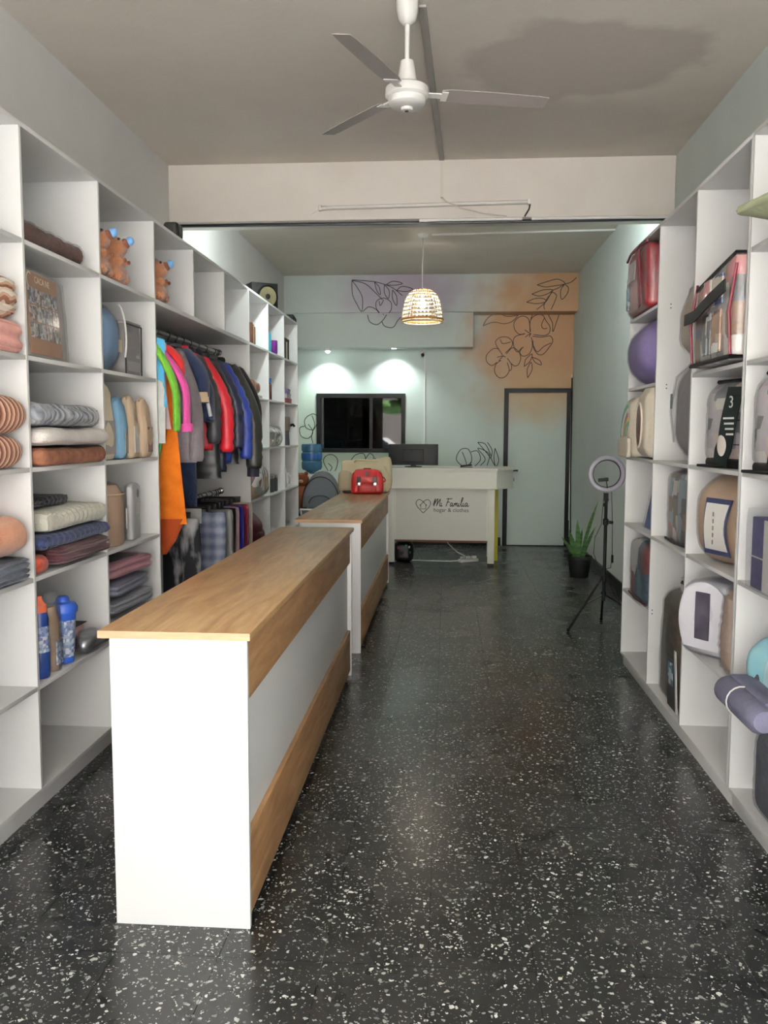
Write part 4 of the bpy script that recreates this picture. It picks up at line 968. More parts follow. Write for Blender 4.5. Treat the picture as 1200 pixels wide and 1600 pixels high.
def garment(name, label, cat, y, m, z_hem, w=0.21, th=0.035, sleeve=None, m_sl=None, z_cuff=None, puffer=False, flare=0.03, x_out=0.30, collar=None, group=None, sl_r=0.052, short=False):
    """a garment hanging across the rail; room side is +x"""
    g = thing(name, label, cat, (RX, y, RZ-0.095), 0.0, group or 'clothes on the upper rail')
    put(hanger_mesh(), 'hanger', g, (0,0,0.095))
    L_ = (RZ-0.095)-z_hem
    secs = []; N_ = 30
    for i in range(N_+1):
        f = i/N_; z = 0.012-f*L_
        if f < 0.10: wx = 0.07+(w-0.07)*(f/0.10)**0.75
        else: wx = w + flare*(f-0.10)
        tt = th*(0.55 if f < 0.04 else 1.0)
        if puffer: tt = puffer_r(tt, f*L_/0.085*PI, 0.35); wx = puffer_r(wx, f*L_/0.085*PI, 0.03)
        if f > 0.985: tt *= 0.75
        secs.append((z, 0.012*math.sin(f*4+y*7), (0.010 if th > 0.03 else 0.003)*math.sin(f*7+y*11), wx, tt))
    MB().loft(secs[::-1], 22, e=2.5).build('body', m, g, ang=80)
    if m_sl is not None or sleeve:
        ms = m_sl or m
        zc = (RZ-0.095)-(z_cuff if z_cuff else z_hem+0.2)
        for sg in (1,-1):
            xo = x_out if sg > 0 else min(x_out, 0.23)
            n_ = 26; pts = []; rr = []; ry = []
            for i in range(n_+1):
                f = i/n_
                x = w-0.045 + (xo-w+0.045)*(math.sin(min(1,f*1.6)*PI/2))
                z = -0.055 - (zc-0.055)*f
                pts.append((sg*x, -0.006*math.sin(f*6), z)); r0 = sl_r*(1.12-0.30*f)
                if puffer: r0 = puffer_r(r0, f*(zc)/0.085*PI, 0.26)
                rr.append(r0*(0.8 if i in (0,n_) else 1)); ry.append(min(th*(1.25 if th > 0.03 else 0.98), r0)*(0.8 if i in (0,n_) else 1)*(1.0 if sg > 0 else 0.65))
            MB().tube(pts, rr, 14, ry=ry).build('sleeve', ms, g, ang=80)
    if collar: MB().tube([(0.075*math.cos(a),0.028*math.sin(a),0.018) for a in [2*PI*i/20 for i in range(20)]], 0.022, 8, closed=True, ry=0.028).build('collar', collar, g)
    return g
M_GREEN = fabric('green_plush', (112,176,52), (86,150,44)); M_KIDW = fabric('white_plush_cloth', (228,228,226)); M_SKY = fabric('sky_blue_plush', (92,180,226))
M_GREEND = fabric('dark_green_cloth', (24,116,62)); M_REDC = fabric('red_cloth', (206,40,40)); M_OR = fabric('orange_plush', (226,124,30), (206,104,22))
M_HOTP = fabric('hot_pink_cloth', (236,92,172)); M_PALEP = fabric('pale_pink_cloth', (228,206,212)); M_GREYK = fabric('grey_knit', (122,114,118), (108,100,104)); M_NAVYC = fabric('navy_cloth', (22,34,62), (16,26,48))
M_NPUF = mat('navy_nylon', (28,32,58), 0.45, var=0.1); M_BPUF = mat('black_nylon', (24,24,27), 0.42, var=0.2); M_RPUF = mat('red_nylon', (204,32,48), 0.45, var=0.12); M_OPUF = mat('olive_black_nylon', (42,43,38), 0.42, var=0.15)
M_BLPUF = mat('royal_blue_nylon', (38,62,150), 0.42, var=0.15); M_CHAR = mat('charcoal_nylon', (46,46,50), 0.45, var=0.1)
g = garment('kids_costume', "child's plush costume, sky blue top with green dinosaur sleeves", 'costume', 4.700, M_SKY, 1.62, w=0.265, th=0.019, m_sl=M_GREEN, z_cuff=1.50, x_out=0.335, sl_r=0.036)
MB().loft([(-0.60,0,0,0.27,0.021),(-0.40,0,0,0.272,0.022),(-0.24,0,0,0.27,0.021)], 22, e=2.5).build('belly', M_KIDW, g)
MB().loft([(-0.78,0.16,0,0.06,0.022),(-0.59,0.15,0,0.10,0.026)], 16).build('leg', M_GREEND, g)
MB().loft([(-0.78,-0.10,0,0.06,0.024),(-0.60,-0.10,0,0.09,0.030)], 16).build('leg', M_GREEND, g)
g = garment('kids_sweater', 'pink sleeved sweater with pale body hanging behind the green costume', 'sweater', 4.788, M_PALEP, 1.50, w=0.25, th=0.019, m_sl=M_HOTP, z_cuff=1.52, x_out=0.365, sl_r=0.042)
MB().tube([(0.365,0,-0.49),(0.367,0,-0.535)], 0.040, 14, ry=0.034).build('cuff', M_HOTP, g)
g = garment('kids_onesie', 'long orange plush onesie with red shoulder hanging to the low shelf', 'costume', 4.891, M_OR, 0.95, w=0.265, th=0.024, m_sl=M_REDC, z_cuff=1.82, x_out=0.30, flare=0.06)
MB().loft([(-1.25,0.06,0,0.14,0.022),(-1.17,0.045,0,0.21,0.030),(-1.04,0.02,0,0.295,0.034)], 22, e=2.4).build('hem', fabric('burnt_orange_plush',(160,66,22)), g)
g = garment('kids_shirt', 'small colour-blocked top, navy, red and white', 'top', 4.968, patches('colour_block', [(34,42,96),(210,64,36),(222,210,190),(60,96,180)], 5, rand=0.2), 1.40, w=0.225, th=0.015)
g = garment('knit_dress', 'long grey knitted dress with wide sleeves', 'dress', 5.095, M_GREYK, 1.30, w=0.255, th=0.036, m_sl=M_GREYK, z_cuff=1.32, x_out=0.325, sl_r=0.058, flare=0.07)
g = garment('long_coat', 'long navy coat reaching down to the lower rail', 'coat', 5.228, M_NAVYC, 1.02, w=0.255, th=0.040, m_sl=M_NAVYC, z_cuff=1.70, x_out=0.325, sl_r=0.062, flare=0.03)
MB().tube([(0.320,-0.01,-0.30),(0.326,-0.012,-0.36)], 0.056, 14, ry=0.05).build('cuff', mat('tan_cuff',(206,180,150),0.8), g)
g = garment('track_top', 'navy sports top with a white sleeve stripe', 'jacket', 5.362, M_NAVYC, 1.45, w=0.22, th=0.034, m_sl=M_NAVYC, z_cuff=1.56, x_out=0.325, sl_r=0.056)
MB().tube([(0.245,-0.038,-0.06),(0.325,-0.042,-0.30),(0.355,-0.040,-0.44)], 0.012, 8).build('sleeve_stripe', mat('white_cloth',(230,230,230),0.8), g)
garment('puffer_jacket', 'charcoal quilted jacket behind the navy sports top', 'jacket', 5.590, M_CHAR, 1.30, w=0.22, th=0.046, m_sl=M_CHAR, z_cuff=1.42, x_out=0.30, puffer=True, collar=M_CHAR)
garment('puffer_jacket', 'bright red quilted jacket among the dark jackets', 'jacket', 5.744, M_RPUF, 1.36, w=0.22, th=0.042, m_sl=M_RPUF, z_cuff=1.36, x_out=0.345, puffer=True, collar=M_RPUF)
garment('puffer_jacket', 'black quilted jacket right behind the red one', 'jacket', 5.900, M_BPUF, 1.16, w=0.225, th=0.046, m_sl=M_BPUF, z_cuff=1.36, x_out=0.32, puffer=True, collar=M_BPUF)
garment('puffer_jacket', 'dark navy quilted jacket between the black and royal blue ones', 'jacket', 6.068, M_NPUF, 1.20, w=0.225, th=0.046, m_sl=M_NPUF, z_cuff=1.38, x_out=0.335, puffer=True, collar=M_NPUF)
garment('puffer_jacket', 'royal blue quilted jacket with long sleeve showing', 'jacket', 6.260, M_BLPUF, 1.26, w=0.225, th=0.044, m_sl=M_BLPUF, z_cuff=1.30, x_out=0.355, puffer=True, collar=M_BPUF)
g = garment('puffer_jacket', 'olive black quilted jacket with the longest sleeve, second from the far end', 'jacket', 6.476, M_OPUF, 1.24, w=0.23, th=0.052, m_sl=M_OPUF, z_cuff=1.22, x_out=0.365, puffer=True, collar=M_OPUF, sl_r=0.072)
MB().tube([(0.36,0,-0.81),(0.358,0,-0.875)], 0.050, 14, ry=0.046).build('cuff', mat('navy_rib',(20,22,40),0.8), g)
garment('wool_coat', 'plain black coat at the far end of the clothes rail', 'coat', 6.704, fabric('black_wool',(20,20,22)), 1.42, w=0.22, th=0.046, m_sl=fabric('black_wool',(20,20,22)), z_cuff=1.42, x_out=0.33, collar=fabric('black_wool',(20,20,22)))
for yy in (6.78,6.805,6.83): hanger(yy)
# ---------------- lower rail: clip hangers, trousers and packaged sheets
RZ2 = 1.02
clip_me = [None]
def clip_mesh(w=0.18):
    if clip_me[0] is None:
        b = MB()
        b.tube([(0,0,-0.045),(0,0,-0.03)]+[(0.0195*math.sin(a),0,-0.0035-0.0195*math.cos(a)) for a in [0.45+i*0.36 for i in range(12)]], 0.003, 6)
        b.cyl((-w,0,-0.045), (w,0,-0.045), 0.004, n=8)
        for sx in (-0.9,0.9): b.box(sx*w,0,-0.062,0.03,0.02,0.045,bev=0.003)
        clip_me[0] = b.mesh('clip_hanger', M_HANG)
    return clip_me[0]
def clip_hanger(y):
    return tag(put(clip_mesh(), 'clip_hanger', None, (RX, y, RZ2)), 'empty black clip hanger at the far end of the lower rail', 'hanger', 'empty clip hangers')
def hung(name, label, cat, y, m, z_hem, w=0.25, th=0.014, seed=0, wave=0.012, ofs=0.0):
    o = thing(name, label, cat, (RX+ofs, y, RZ2-0.078), 0.0, 'hung on the lower rail')
    put(clip_mesh(), 'clip_hanger', o, (-ofs,0,0.078))
    L_ = RZ2-0.078-z_hem
    def fn(p, q):
        p.y += wave*math.sin(q.x*6+seed)*(0.3+0.7*(1-q.z)/2); return p
    MB().soft(0,0,-L_/2,2*w,2*th,L_,r=th*0.9,n=14,amp=0.006,fr=6,seed=seed,fn=fn,flat=False).build('cloth', m, o, ang=80)
    return o
M_TIE = mat('tie_dye', (22,23,28), 0.85, c2=(206,206,210), vscale=5, stretch=(1.6,1.6,0.5), rp=(0.50, 0.66))
hung('tie_dye_trousers', 'black and white tie-dye trousers on the lower rail', 'trousers', 5.44, M_TIE, 0.22, w=0.24, th=0.022, seed=1)
def plaid():
    m, nt, b, L, N = nodes_mat('blue_grey_plaid')
    b.inputs['Roughness'].default_value = 0.5; b.inputs['Coat Weight'].default_value = 0.35
    tc = N('ShaderNodeTexCoord'); sp = N('ShaderNodeSeparateXYZ'); L(tc.outputs['Object'], sp.inputs[0]); outs = []
    for ax in ('X','Z'):
        mu = N('ShaderNodeMath'); mu.operation = 'MULTIPLY'; mu.inputs[1].default_value = 26*PI; L(sp.outputs[ax], mu.inputs[0])
        si = N('ShaderNodeMath'); si.operation = 'SINE'; L(mu.outputs[0], si.inputs[0]); outs.append(si)
    ad = N('ShaderNodeMath'); ad.operation = 'ADD'; L(outs[0].outputs[0], ad.inputs[0]); L(outs[1].outputs[0], ad.inputs[1])
    mr = N('ShaderNodeMapRange'); mr.inputs['From Min'].default_value = -1.5; mr.inputs['From Max'].default_value = 1.8; L(ad.outputs[0], mr.inputs['Value'])
    r = N('ShaderNodeValToRGB'); r.color_ramp.elements[0].color = lin((84,98,140)); r.color_ramp.elements[1].color = lin((172,182,206)); L(mr.outputs['Result'], r.inputs['Fac']); L(r.outputs['Color'], b.inputs['Base Color'])
    return m
o = hung('sheet_packet', 'blue grey plaid sheet set in clear film on a clip hanger', 'package', 5.92, plaid(), 0.25, w=0.225, th=0.020, seed=2, wave=0.002, ofs=0.06)
MB().bb(-0.235,0.235,-0.024,-0.0225,-0.72,-0.01).build('plastic_cover', M_CLEAR2, o)
MB().bb(-0.10,0.06,-0.028,-0.0245,-0.085,0.02).build('paper_tag', mat('white_paper',(232,230,228),0.5), o)
MB().bb(-0.19,-0.11,-0.03,-0.0265,-0.14,-0.01).build('paper_tag', mat('white_paper',(232,230,228),0.5), o)
hung('sheet_packet', 'silver grey sheet set in film behind the plaid one', 'package', 6.07, mat('silver_sheet',(150,150,148),0.35,var=0.25,vscale=9,coat=0.4), 0.25, w=0.24, th=0.026, seed=3, wave=0.003, ofs=0.06)
hung('trousers', 'black trousers on the lower rail beside the silver packet', 'trousers', 6.19, fabric('black_cotton',(20,20,23)), 0.25, w=0.23, th=0.018, seed=4, ofs=0.06)
hung('trousers', 'dusty pink trousers on the lower rail', 'trousers', 6.28, fabric('dusty_pink_cotton',(172,140,138)), 0.25, w=0.23, th=0.016, seed=5, ofs=0.065)
hung('trousers', 'royal blue trousers on the lower rail', 'trousers', 6.40, fabric('royal_cotton',(22,26,132)), 0.25, w=0.23, th=0.030, seed=6, ofs=0.068, wave=0.004)
hung('trousers', 'maroon trousers on the lower rail', 'trousers', 6.55, fabric('maroon_cotton',(102,22,44)), 0.25, w=0.23, th=0.026, seed=7, ofs=0.07, wave=0.004)
hung('trousers', 'pale beige trousers at the far end of the lower rail', 'trousers', 6.68, fabric('beige_cotton',(202,184,170)), 0.25, w=0.23, th=0.018, seed=8, ofs=0.07)
for yy in (6.74,6.80): clip_hanger(yy)
# ================================================================ LEFT SHELVES, FAR COLUMNS
def simple(name, label, cat, loc, mb, m, rz=0.0, group=None, ang=50):
    return tag(mb.build(name, m, None, loc, (0,0,rz), ang=ang), label, cat, group)
M_BROWNB = mat('brown_book_cloth', (112,70,46), 0.6, var=0.3, vscale=20); M_TANB = mat('tan_pages', (196,164,126), 0.8)
for k in range(3):
    b_ = thing('gift_book', '%s of three brown books standing on the upper far-left shelf' % ('nearest','middle','farthest')[k], 'book', (XL-0.065, 7.03+0.044*k, ZL[5]), 0.0, 'brown books on the far-left shelf')
    MB().bb(-0.06,0.06,-0.020,0.020,0,0.17-0.012*k,bev=0.003).build('cover', M_BROWNB, b_)
    MB().bb(-0.056,0.0605,-0.014,0.014,0.004,0.164-0.012*k).build('pages', M_TANB if k == 1 else M_BROWNB, b_)
po = thing('toiletry_pouch', 'pinkish brown crinkled pouch on a cream cloth, far-left shelf', 'pouch', (XL-0.08, 7.22, ZL[4]))
MB().soft(0,0,0.012,0.16,0.32,0.024,r=0.01,n=6,amp=0.003).build('cloth', mat('cream_cloth2',(220,206,186),0.9), po)
MB().soft(0,0,0.085,0.13,0.28,0.12,r=0.05,n=12,amp=0.018,fr=14,seed=3,puff=0.1).build('pouch', mat('rosy_brown_film',(150,98,76),0.35,var=0.3,vscale=14,coat=0.4), po)
gp = thing('gift_bag', 'bulging clear bag of gold, silver and red gifts hanging over its shelf', 'package', (XL-0.11, 7.24, ZL[2]))
M_GIFT = patches('gift_mix', [(226,206,160),(150,160,140),(196,140,80),(236,236,230),(140,40,40),(170,176,170)], 16, metric='EUCLIDEAN', rand=1.0)
def gsag(p, q):
    if q.x > 0.2: p.z -= 0.05*(q.x-0.2)*(1.0 if q.z < 0.5 else 0.4)
    return p
MB().soft(0,0,0.14,0.30,0.42,0.27,r=0.09,n=14,amp=0.022,fr=12,seed=5).build('gifts', M_GIFT, gp)
MB().soft(0,0,0.15,0.33,0.45,0.30,r=0.09,n=14,amp=0.024,fr=14,seed=6).build('plastic_cover', M_CLEAR2, gp)
bp_ = thing('backpack', 'round dark maroon backpack on the low far-left shelf', 'bag', (XL-0.12, 7.16, ZL[1]))
MB().soft(0,0,0.15,0.24,0.36,0.30,r=0.11,n=14,puff=0.15,amp=0.006).build('body', mat('maroon_nylon',(86,24,30),0.5,var=0.15), bp_)
MB().soft(0.11,0.02,0.09,0.07,0.24,0.14,r=0.03,n=8,puff=0.2).build('pocket', mat('maroon_nylon',(86,24,30),0.5,var=0.15), bp_)
MB().tube([(0,-0.06,0.30),(0,-0.03,0.34),(0,0.03,0.34),(0,0.06,0.30)], 0.008, 6).build('handle', M_BLKPL, bp_)
def bottle(label, x, y, z, r, h, mb_, mc, capr=0.6, name='bottle', group=None):
    o = thing(name, label, 'bottle', (x, y, z), 0, group)
    MB().lathe([(r*0.9,0),(r,0.01),(r,h*0.72),(r*0.75,h*0.80),(r*0.62,h*0.84)], 18).build('body', mb_, o)
    MB().lathe([(r*capr,h*0.83),(r*capr,h),(r*capr*0.7,h*1.01)], 16).build('cap', mc, o)
    return o
M_TEAL = mat('teal_plastic', (52,166,190), 0.4); M_PURP = mat('purple_ceramic', (116,46,140), 0.3)
bottle('slim black bottle behind the teal bottle', XL-0.12, 7.71, ZL[5], 0.022, 0.24, M_BLKPL, M_BLKPL)
bottle('teal drinking bottle on the upper far-left shelf', XL-0.06, 7.80, ZL[5], 0.05, 0.215, M_TEAL, M_TEAL, 0.5)
def mug(label, x, y, z, r, h, m, rz=0.0, group=None):
    o = thing('mug', label, 'mug', (x, y, z), rz, group)
    MB().lathe([(r*0.85,0),(r,0.012),(r,h),(r*0.88,h),(r*0.86,0.012)], 22).build('cup', m, o)
    MB().tube([(r*0.95,0,h*0.25),(r*1.45,0,h*0.3),(r*1.55,0,h*0.55),(r*1.4,0,h*0.78),(r*0.95,0,h*0.82)], 0.008, 8).build('handle', m, o)
    return o
mug('purple mug beside the teal bottle', XL-0.06, 8.06, ZL[5], 0.055, 0.13, M_PURP, -1.2)
M_DTIN = mat('dark_tin', (54,52,48), 0.35, 0.6); M_CTIN = mat('champagne_tin', (188,180,160), 0.3, 0.6)
for k, m_ in enumerate((M_DTIN, M_CTIN, M_DTIN)):
    b_ = thing('thermos', '%s thermos of the three on the topmost far-left shelf' % ('nearest dark','middle champagne','farthest dark')[k], 'thermos', (XL-0.042, 8.50+0.085*k, ZL[5]), 0, 'thermoses on the topmost shelf')
    MB().lathe([(0.034,0),(0.036,0.006),(0.036,0.17)], 18).build('body', m_, b_); MB().lathe([(0.037,0.17),(0.037,0.198),(0.03,0.205)], 18).build('lid', M_DTIN, b_)
sg = thing('golden_ornament', 'gilt paddle ornament on a white stick, far-left shelf', 'ornament', (XL-0.13, 7.74, ZL[4]))
MB().cyl((0,0,0.012),(0,0,0.16),0.006,n=8).build('stick', M_WPLAST, sg); MB().lathe([(0.04,0),(0.04,0.012)],16).build('base', M_WPLAST, sg)
MB().soft(0,0,0.245,0.03,0.07,0.19,r=0.012,n=6).build('paddle', mat('gilt',(206,184,130),0.4,0.3,var=0.2), sg)
bottle('blue capped dark red bottle, nearer of a pair', XL-0.05, 7.76, ZL[4], 0.042, 0.185, mat('dark_red_glass',(86,24,30),0.25), mat('blue_cap',(40,110,190),0.4), 0.9)
bottle('blue capped dark bottle, farther of a pair', XL-0.07, 7.90, ZL[4], 0.042, 0.20, mat('dark_glass',(44,34,44),0.25), mat('blue_cap',(40,110,190),0.4), 0.9)
for k, (c, h) in enumerate((((176,60,70),0.045),((206,196,206),0.045),((92,70,120),0.05))):
    bx_ = thing('gift_box', '%s gift box of the small stack on the far-left shelf' % ('red bottom','white middle','purple top')[k], 'box', (XL-0.09, 8.66, ZL[4]+0.048*k+(0.0)), 0.05*k, 'gift boxes on the far-left shelf')
    MB().bb(-0.08,0.08,-0.15,0.15,0,0.032,bev=0.003).build('base', mat('box_%d' % k, c, 0.5, var=0.3, vscale=20), bx_)
    MB().bb(-0.082,0.082,-0.152,0.152,0.032,0.047,bev=0.003).build('lid', mat('boxlid_%d' % k, tuple(int(v*0.8) for v in c), 0.5), bx_)
gb2 = thing('gift_bag', 'clear bag of cream and silver trinkets, middle far-left shelf', 'package', (XL-0.09, 8.0, ZL[3]))
M_TRINK = patches('trinket_mix', [(230,222,206),(170,168,164),(120,116,112),(244,240,232),(176,150,130)], 22, metric='EUCLIDEAN', rand=1.0)
MB().soft(0,0,0.09,0.20,0.44,0.18,r=0.06,n=12,amp=0.025,fr=14,seed=8).build('trinkets', M_TRINK, gb2)
MB().soft(0,0,0.10,0.22,0.47,0.20,r=0.06,n=12,amp=0.025,fr=15,seed=9).build('plastic_cover', M_CLEAR2, gb2)
kt = thing('coffee_pot', 'grey coffee pot with dark side handle, middle far-left shelf', 'pot', (XL-0.07, 8.66, ZL[3]))
MB().lathe([(0.06,0),(0.065,0.01),(0.058,0.13),(0.066,0.15)], 20).build('lower_body', mat('dark_grey_steel',(96,96,104),0.35,0.5), kt)
MB().lathe([(0.06,0.15),(0.07,0.17),(0.07,0.27),(0.062,0.29)], 20).build('upper_body', mat('taupe_steel',(140,128,118),0.35,0.4), kt)
MB().tube([(0.05,0.045,0.20),(0.09,0.07,0.21),(0.10,0.075,0.19)], 0.014, 8).build('handle', M_BLKPL, kt)
for k in range(2):
    tn = thing('storage_tin', '%s black storage tin with steel lid, far-left shelf' % ('nearer','farther')[k], 'tin', (XL-0.09, 7.90+0.17*k, ZL[2]), 0, 'black tins on the far-left shelf')
    MB().lathe([(0.07,0),(0.075,0.006),(0.075,0.13)], 20).build('body', mat('charcoal_tin',(58,62,66),0.4), tn); MB().lathe([(0.076,0.13),(0.076,0.155),(0.05,0.165)], 20).build('lid', M_CHROME, tn)
for k in range(2):
    mug('%s white mug of the pair on the far-left shelf' % ('taller near','shorter far')[k], XL-0.07, 8.50+0.2*k, ZL[2], 0.058, (0.20,0.15)[k], M_WPLAST, -0.6, 'white mugs on the far-left shelf')
for k in range(2):
    mug('%s white cup on the low far-left shelf' % ('nearer','farther')[k], XL-0.08, 7.85+0.22*k, ZL[1], 0.06, 0.08, M_WPLAST, 0.4*k, 'white cups on the low shelf')
simple('ceramic_bowl', 'grey ceramic bowl on the low shelf at the far-left end', 'bowl', (XL-0.12, 8.70, ZL[1]), MB().lathe([(0.04,0),(0.05,0.01),(0.10,0.08),(0.094,0.08),(0.045,0.016)], 22), mat('grey_ceramic',(150,154,150),0.4))
# speakers on top of the left shelving
sp = thing('loudspeaker', 'black loudspeaker box with round yellow-grey cone on the left shelving', 'speaker', (XL-0.175, 8.16, ZTL), 0.55); sp.scale = (0.80, 0.80, 0.88)
MB().bb(-0.16,0.16,-0.13,0.15,0,0.27,bev=0.006).build('cabinet', M_BLK, sp)
MB().lathe([(0.125,0),(0.125,0.022),(0.112,0.03),(0.104,0.012)], 32).xform(Matrix.Translation((0.03,-0.13,0.125)) @ rotx(PI/2)).build('cone_rim', M_BLKPL, sp)
MB().lathe([(0.104,0.014),(0.06,-0.0),(0.03,0.004)], 32).xform(Matrix.Translation((0.03,-0.135,0.125)) @ rotx(PI/2)).build('cone', mat('khaki_cone',(96,90,60),0.5), sp)
MB().ball((0.03,-0.142,0.125),0.035,0.014,0.035,2).build('dust_cap', M_BLKPL, sp)
MB().prism([(-0.10,0.205),(0.10,0.205),(0.06,0.255),(-0.06,0.255)], -0.134, -0.128, 'XZ').build('bass_port', mat('dark_port',(8,8,9),0.6), sp)
sp2 = thing('small_speaker', 'small black speaker on top of the left shelving, below the beam', 'speaker', (XL-0.055, 5.16, ZTL))
MB().soft(0,0,0.045,0.09,0.12,0.09,r=0.02,n=6).build('cabinet', M_BLK, sp2); MB().cyl((0.0445,0,0.045),(0.048,0,0.045),0.03,n=18).build('grille', M_DARKMETAL, sp2)
sp3 = thing('small_speaker', 'low black gadget at the far end of the left shelving top', 'gadget', (XL-0.06, 8.98, ZTL))
MB().prism([(-0.10,0),(0.10,0),(0.10,0.03),(-0.10,0.055)], -0.06, 0.06, 'YZ').build('case', M_BLK, sp3); MB().bb(0.06,0.062,-0.08,0.08,0.008,0.02).build('front_strip', M_DARKMETAL, sp3)

# ================================================================ RIGHT SHELVES (things turned so that +x faces the room)
def thingR(name, label, cat, y, z, dx, inset=0.01, group=None, rz=0.0): return thing(name, label, cat, locR(y, z, dx, inset), PI+rz, group)
# red bag, top far cell
rb = thingR('comforter_bag', 'red comforter in a clear bag with maroon piping, top right shelf', 'package', 5.30, ZR[5]+0.009, 0.36, -0.03)
M_REDQ = mat('red_satin', (176,18,30), 0.3, c2=(120,10,30), vscale=5, coat=0.4, bump=0.4, bscale=9)
M_MARO = mat('maroon_piping', (92,14,34), 0.5)
MB().soft(0,0,0.182,0.35,0.52,0.36,r=0.035,n=14,puff=0.05,amp=0.010,seed=2).build('comforter', M_REDQ, rb)
MB().bb(0.180,0.188,-0.20,-0.02,0.20,0.31).build('card', mat('pale_grey_card',(206,200,200),0.4,var=0.15,vscale=30), rb)
MB().soft(0.180,-0.21,0.12,0.02,0.06,0.16,r=0.008,n=4).build('blue_print', patches('blue_print',[(60,120,160),(150,180,190),(30,50,70)],40), rb)
MB().soft(0,0,0.185,0.37,0.53,0.37,r=0.04,n=12,puff=0.05,amp=0.008,fr=10,seed=3).build('plastic_cover', M_CLEAR2, rb)
MB().tube([(0.18,-0.27,0.345),(0.185,-0.15,0.368),(0.185,0.10,0.372),(0.18,0.265,0.365)], 0.008, 6).build('piping', M_MARO, rb)
MB().box(0.191,0.12,0.18, 0.006,0.05,0.34, rotx(0.25)).build('strap', M_MARO, rb)
# lavender comforter
lv = thingR('comforter_bag', 'lavender comforter in a round clear bag on the right shelf', 'package', 5.24, ZR[4], 0.40, -0.05)
M_LAV = mat('lavender_quilt', (158,142,196), 0.75, c2=(134,116,178), vscale=4, bump=0.4, bscale=9)
MB().soft(0,0,0.19,0.38,0.60,0.38,r=0.18,n=16,puff=0.06,amp=0.008,seed=3).build('comforter', M_LAV, lv)
MB().soft(0,0,0.195,0.41,0.63,0.39,r=0.17,n=16,puff=0.06,amp=0.010,fr=9,seed=4).build('plastic_cover', M_CLEAR2, lv)
# cream cushions
M_CREAM = mat('cream_cotton', (226,216,198), 0.9, var=0.08, vscale=8, bump=0.3)
rc = thingR('rainbow_cushion', 'cream cushion with a pastel rainbow and a folded lower flap', 'cushion', 5.412, ZR[3], 0.14, -0.045)
MB().soft(0,0,0.175,0.13,0.285,0.35,r=0.05,n=12,puff=0.10,amp=0.006).build('cushion', M_CREAM, rc)
MB().soft(0.075,0,0.06,0.03,0.29,0.12,r=0.012,n=6,puff=0.1).build('flap', M_CREAM, rc)
for k, (r_, c) in enumerate(((0.215,(104,160,146)),(0.180,(226,222,208)),(0.150,(196,150,170)),(0.122,(232,196,110)),(0.094,(110,168,160)))):
    pts = [(0.0755, 0.12-r_*math.cos(a), 0.12+r_*0.92*math.sin(a)) for a in [i*1.45/12 for i in range(13)]]
    MB().ribbon(pts, 0.022, Vector((1,0,0)), 0.004).build('rainbow_band', mat('rainbow_%d' % k, c, 0.85), rc, smooth=False)
oc = thingR('oval_cushion', 'cream cushion with a dark brown oval opening beside the rainbow one', 'cushion', 5.052, ZR[3]+0.004, 0.14, -0.035)
MB().soft(0,0,0.20,0.13,0.28,0.39,r=0.06,n=12,puff=0.15,amp=0.006).build('cushion', M_CREAM, oc)
MB().ball((0.074,-0.01,0.19),0.010,0.075,0.125,3).build('oval_opening', mat('deep_brown_satin',(70,34,18),0.4,c2=(120,66,36),vscale=20), oc)
MB().tube([(0.078,-0.01+0.078*math.cos(a),0.19+0.128*math.sin(a)) for a in [2*PI*i/28 for i in range(28)]], 0.006, 6, closed=True).build('opening_hem', M_CREAM, oc)
# blue wedge packet
bw = thingR('blue_packet', 'blue folded packet leaning like a wedge on the right shelf', 'package', 5.16, ZR[2], 0.10, 0.05)
MB().prism([(-0.16,0),(0.16,0),(0.16,0.345),(0.10,0.35)], -0.035, 0.035, 'YZ').build('folded_cloth', mat('blue_cloth',(52,84,150),0.6,c2=(76,108,170),vscale=5), bw)
MB().prism([(-0.19,0),(0.17,0),(0.17,0.36),(0.09,0.365)], -0.042, 0.042, 'YZ').build('plastic_cover', M_CLEAR2, bw)
# printed picture packet
def printed_packet(label, y, z, w, h, cols, sc, inset=0.02, th=0.12, trim=M_MARO, lean=0.0, stretch=(1,1,1)):
    o = thingR('printed_packet', label, 'package', y, z, th, inset); o.rotation_euler = (0, lean, PI)
    MB().soft(0,0,h/2,th*0.85,w,h,r=0.03,n=12,puff=0.12,amp=0.006).build('bedding', patches(label[:24].replace(' ','_'), cols, sc, stretch=stretch), o)
    MB().soft(0,0,h/2+0.002,th,w+0.03,h+0.012,r=0.025,n=10,puff=0.12,amp=0.006,fr=10,seed=3).build('plastic_cover', M_CLEAR2, o)
    MB().tube([(th*0.45,-w/2-0.01,0.008),(th*0.55,0,0.008),(th*0.45,w/2+0.01,0.008)], 0.006, 6).build('bottom_piping', trim, o)
    MB().tube([(th*0.1,-w/2,h),(th*0.15,0,h+0.008),(th*0.1,w/2,h)], 0.005, 6).build('top_piping', trim, o)
    return o
printed_packet('picture-printed bedding packet in red, teal and white, low right shelf', 5.20, ZR[1], 0.44, 0.34, [(132,24,40),(70,140,160),(232,230,228),(200,140,110),(120,96,70),(40,80,110)], 6, 0.0, 0.14, M_MARO, stretch=(1,1,0.7))
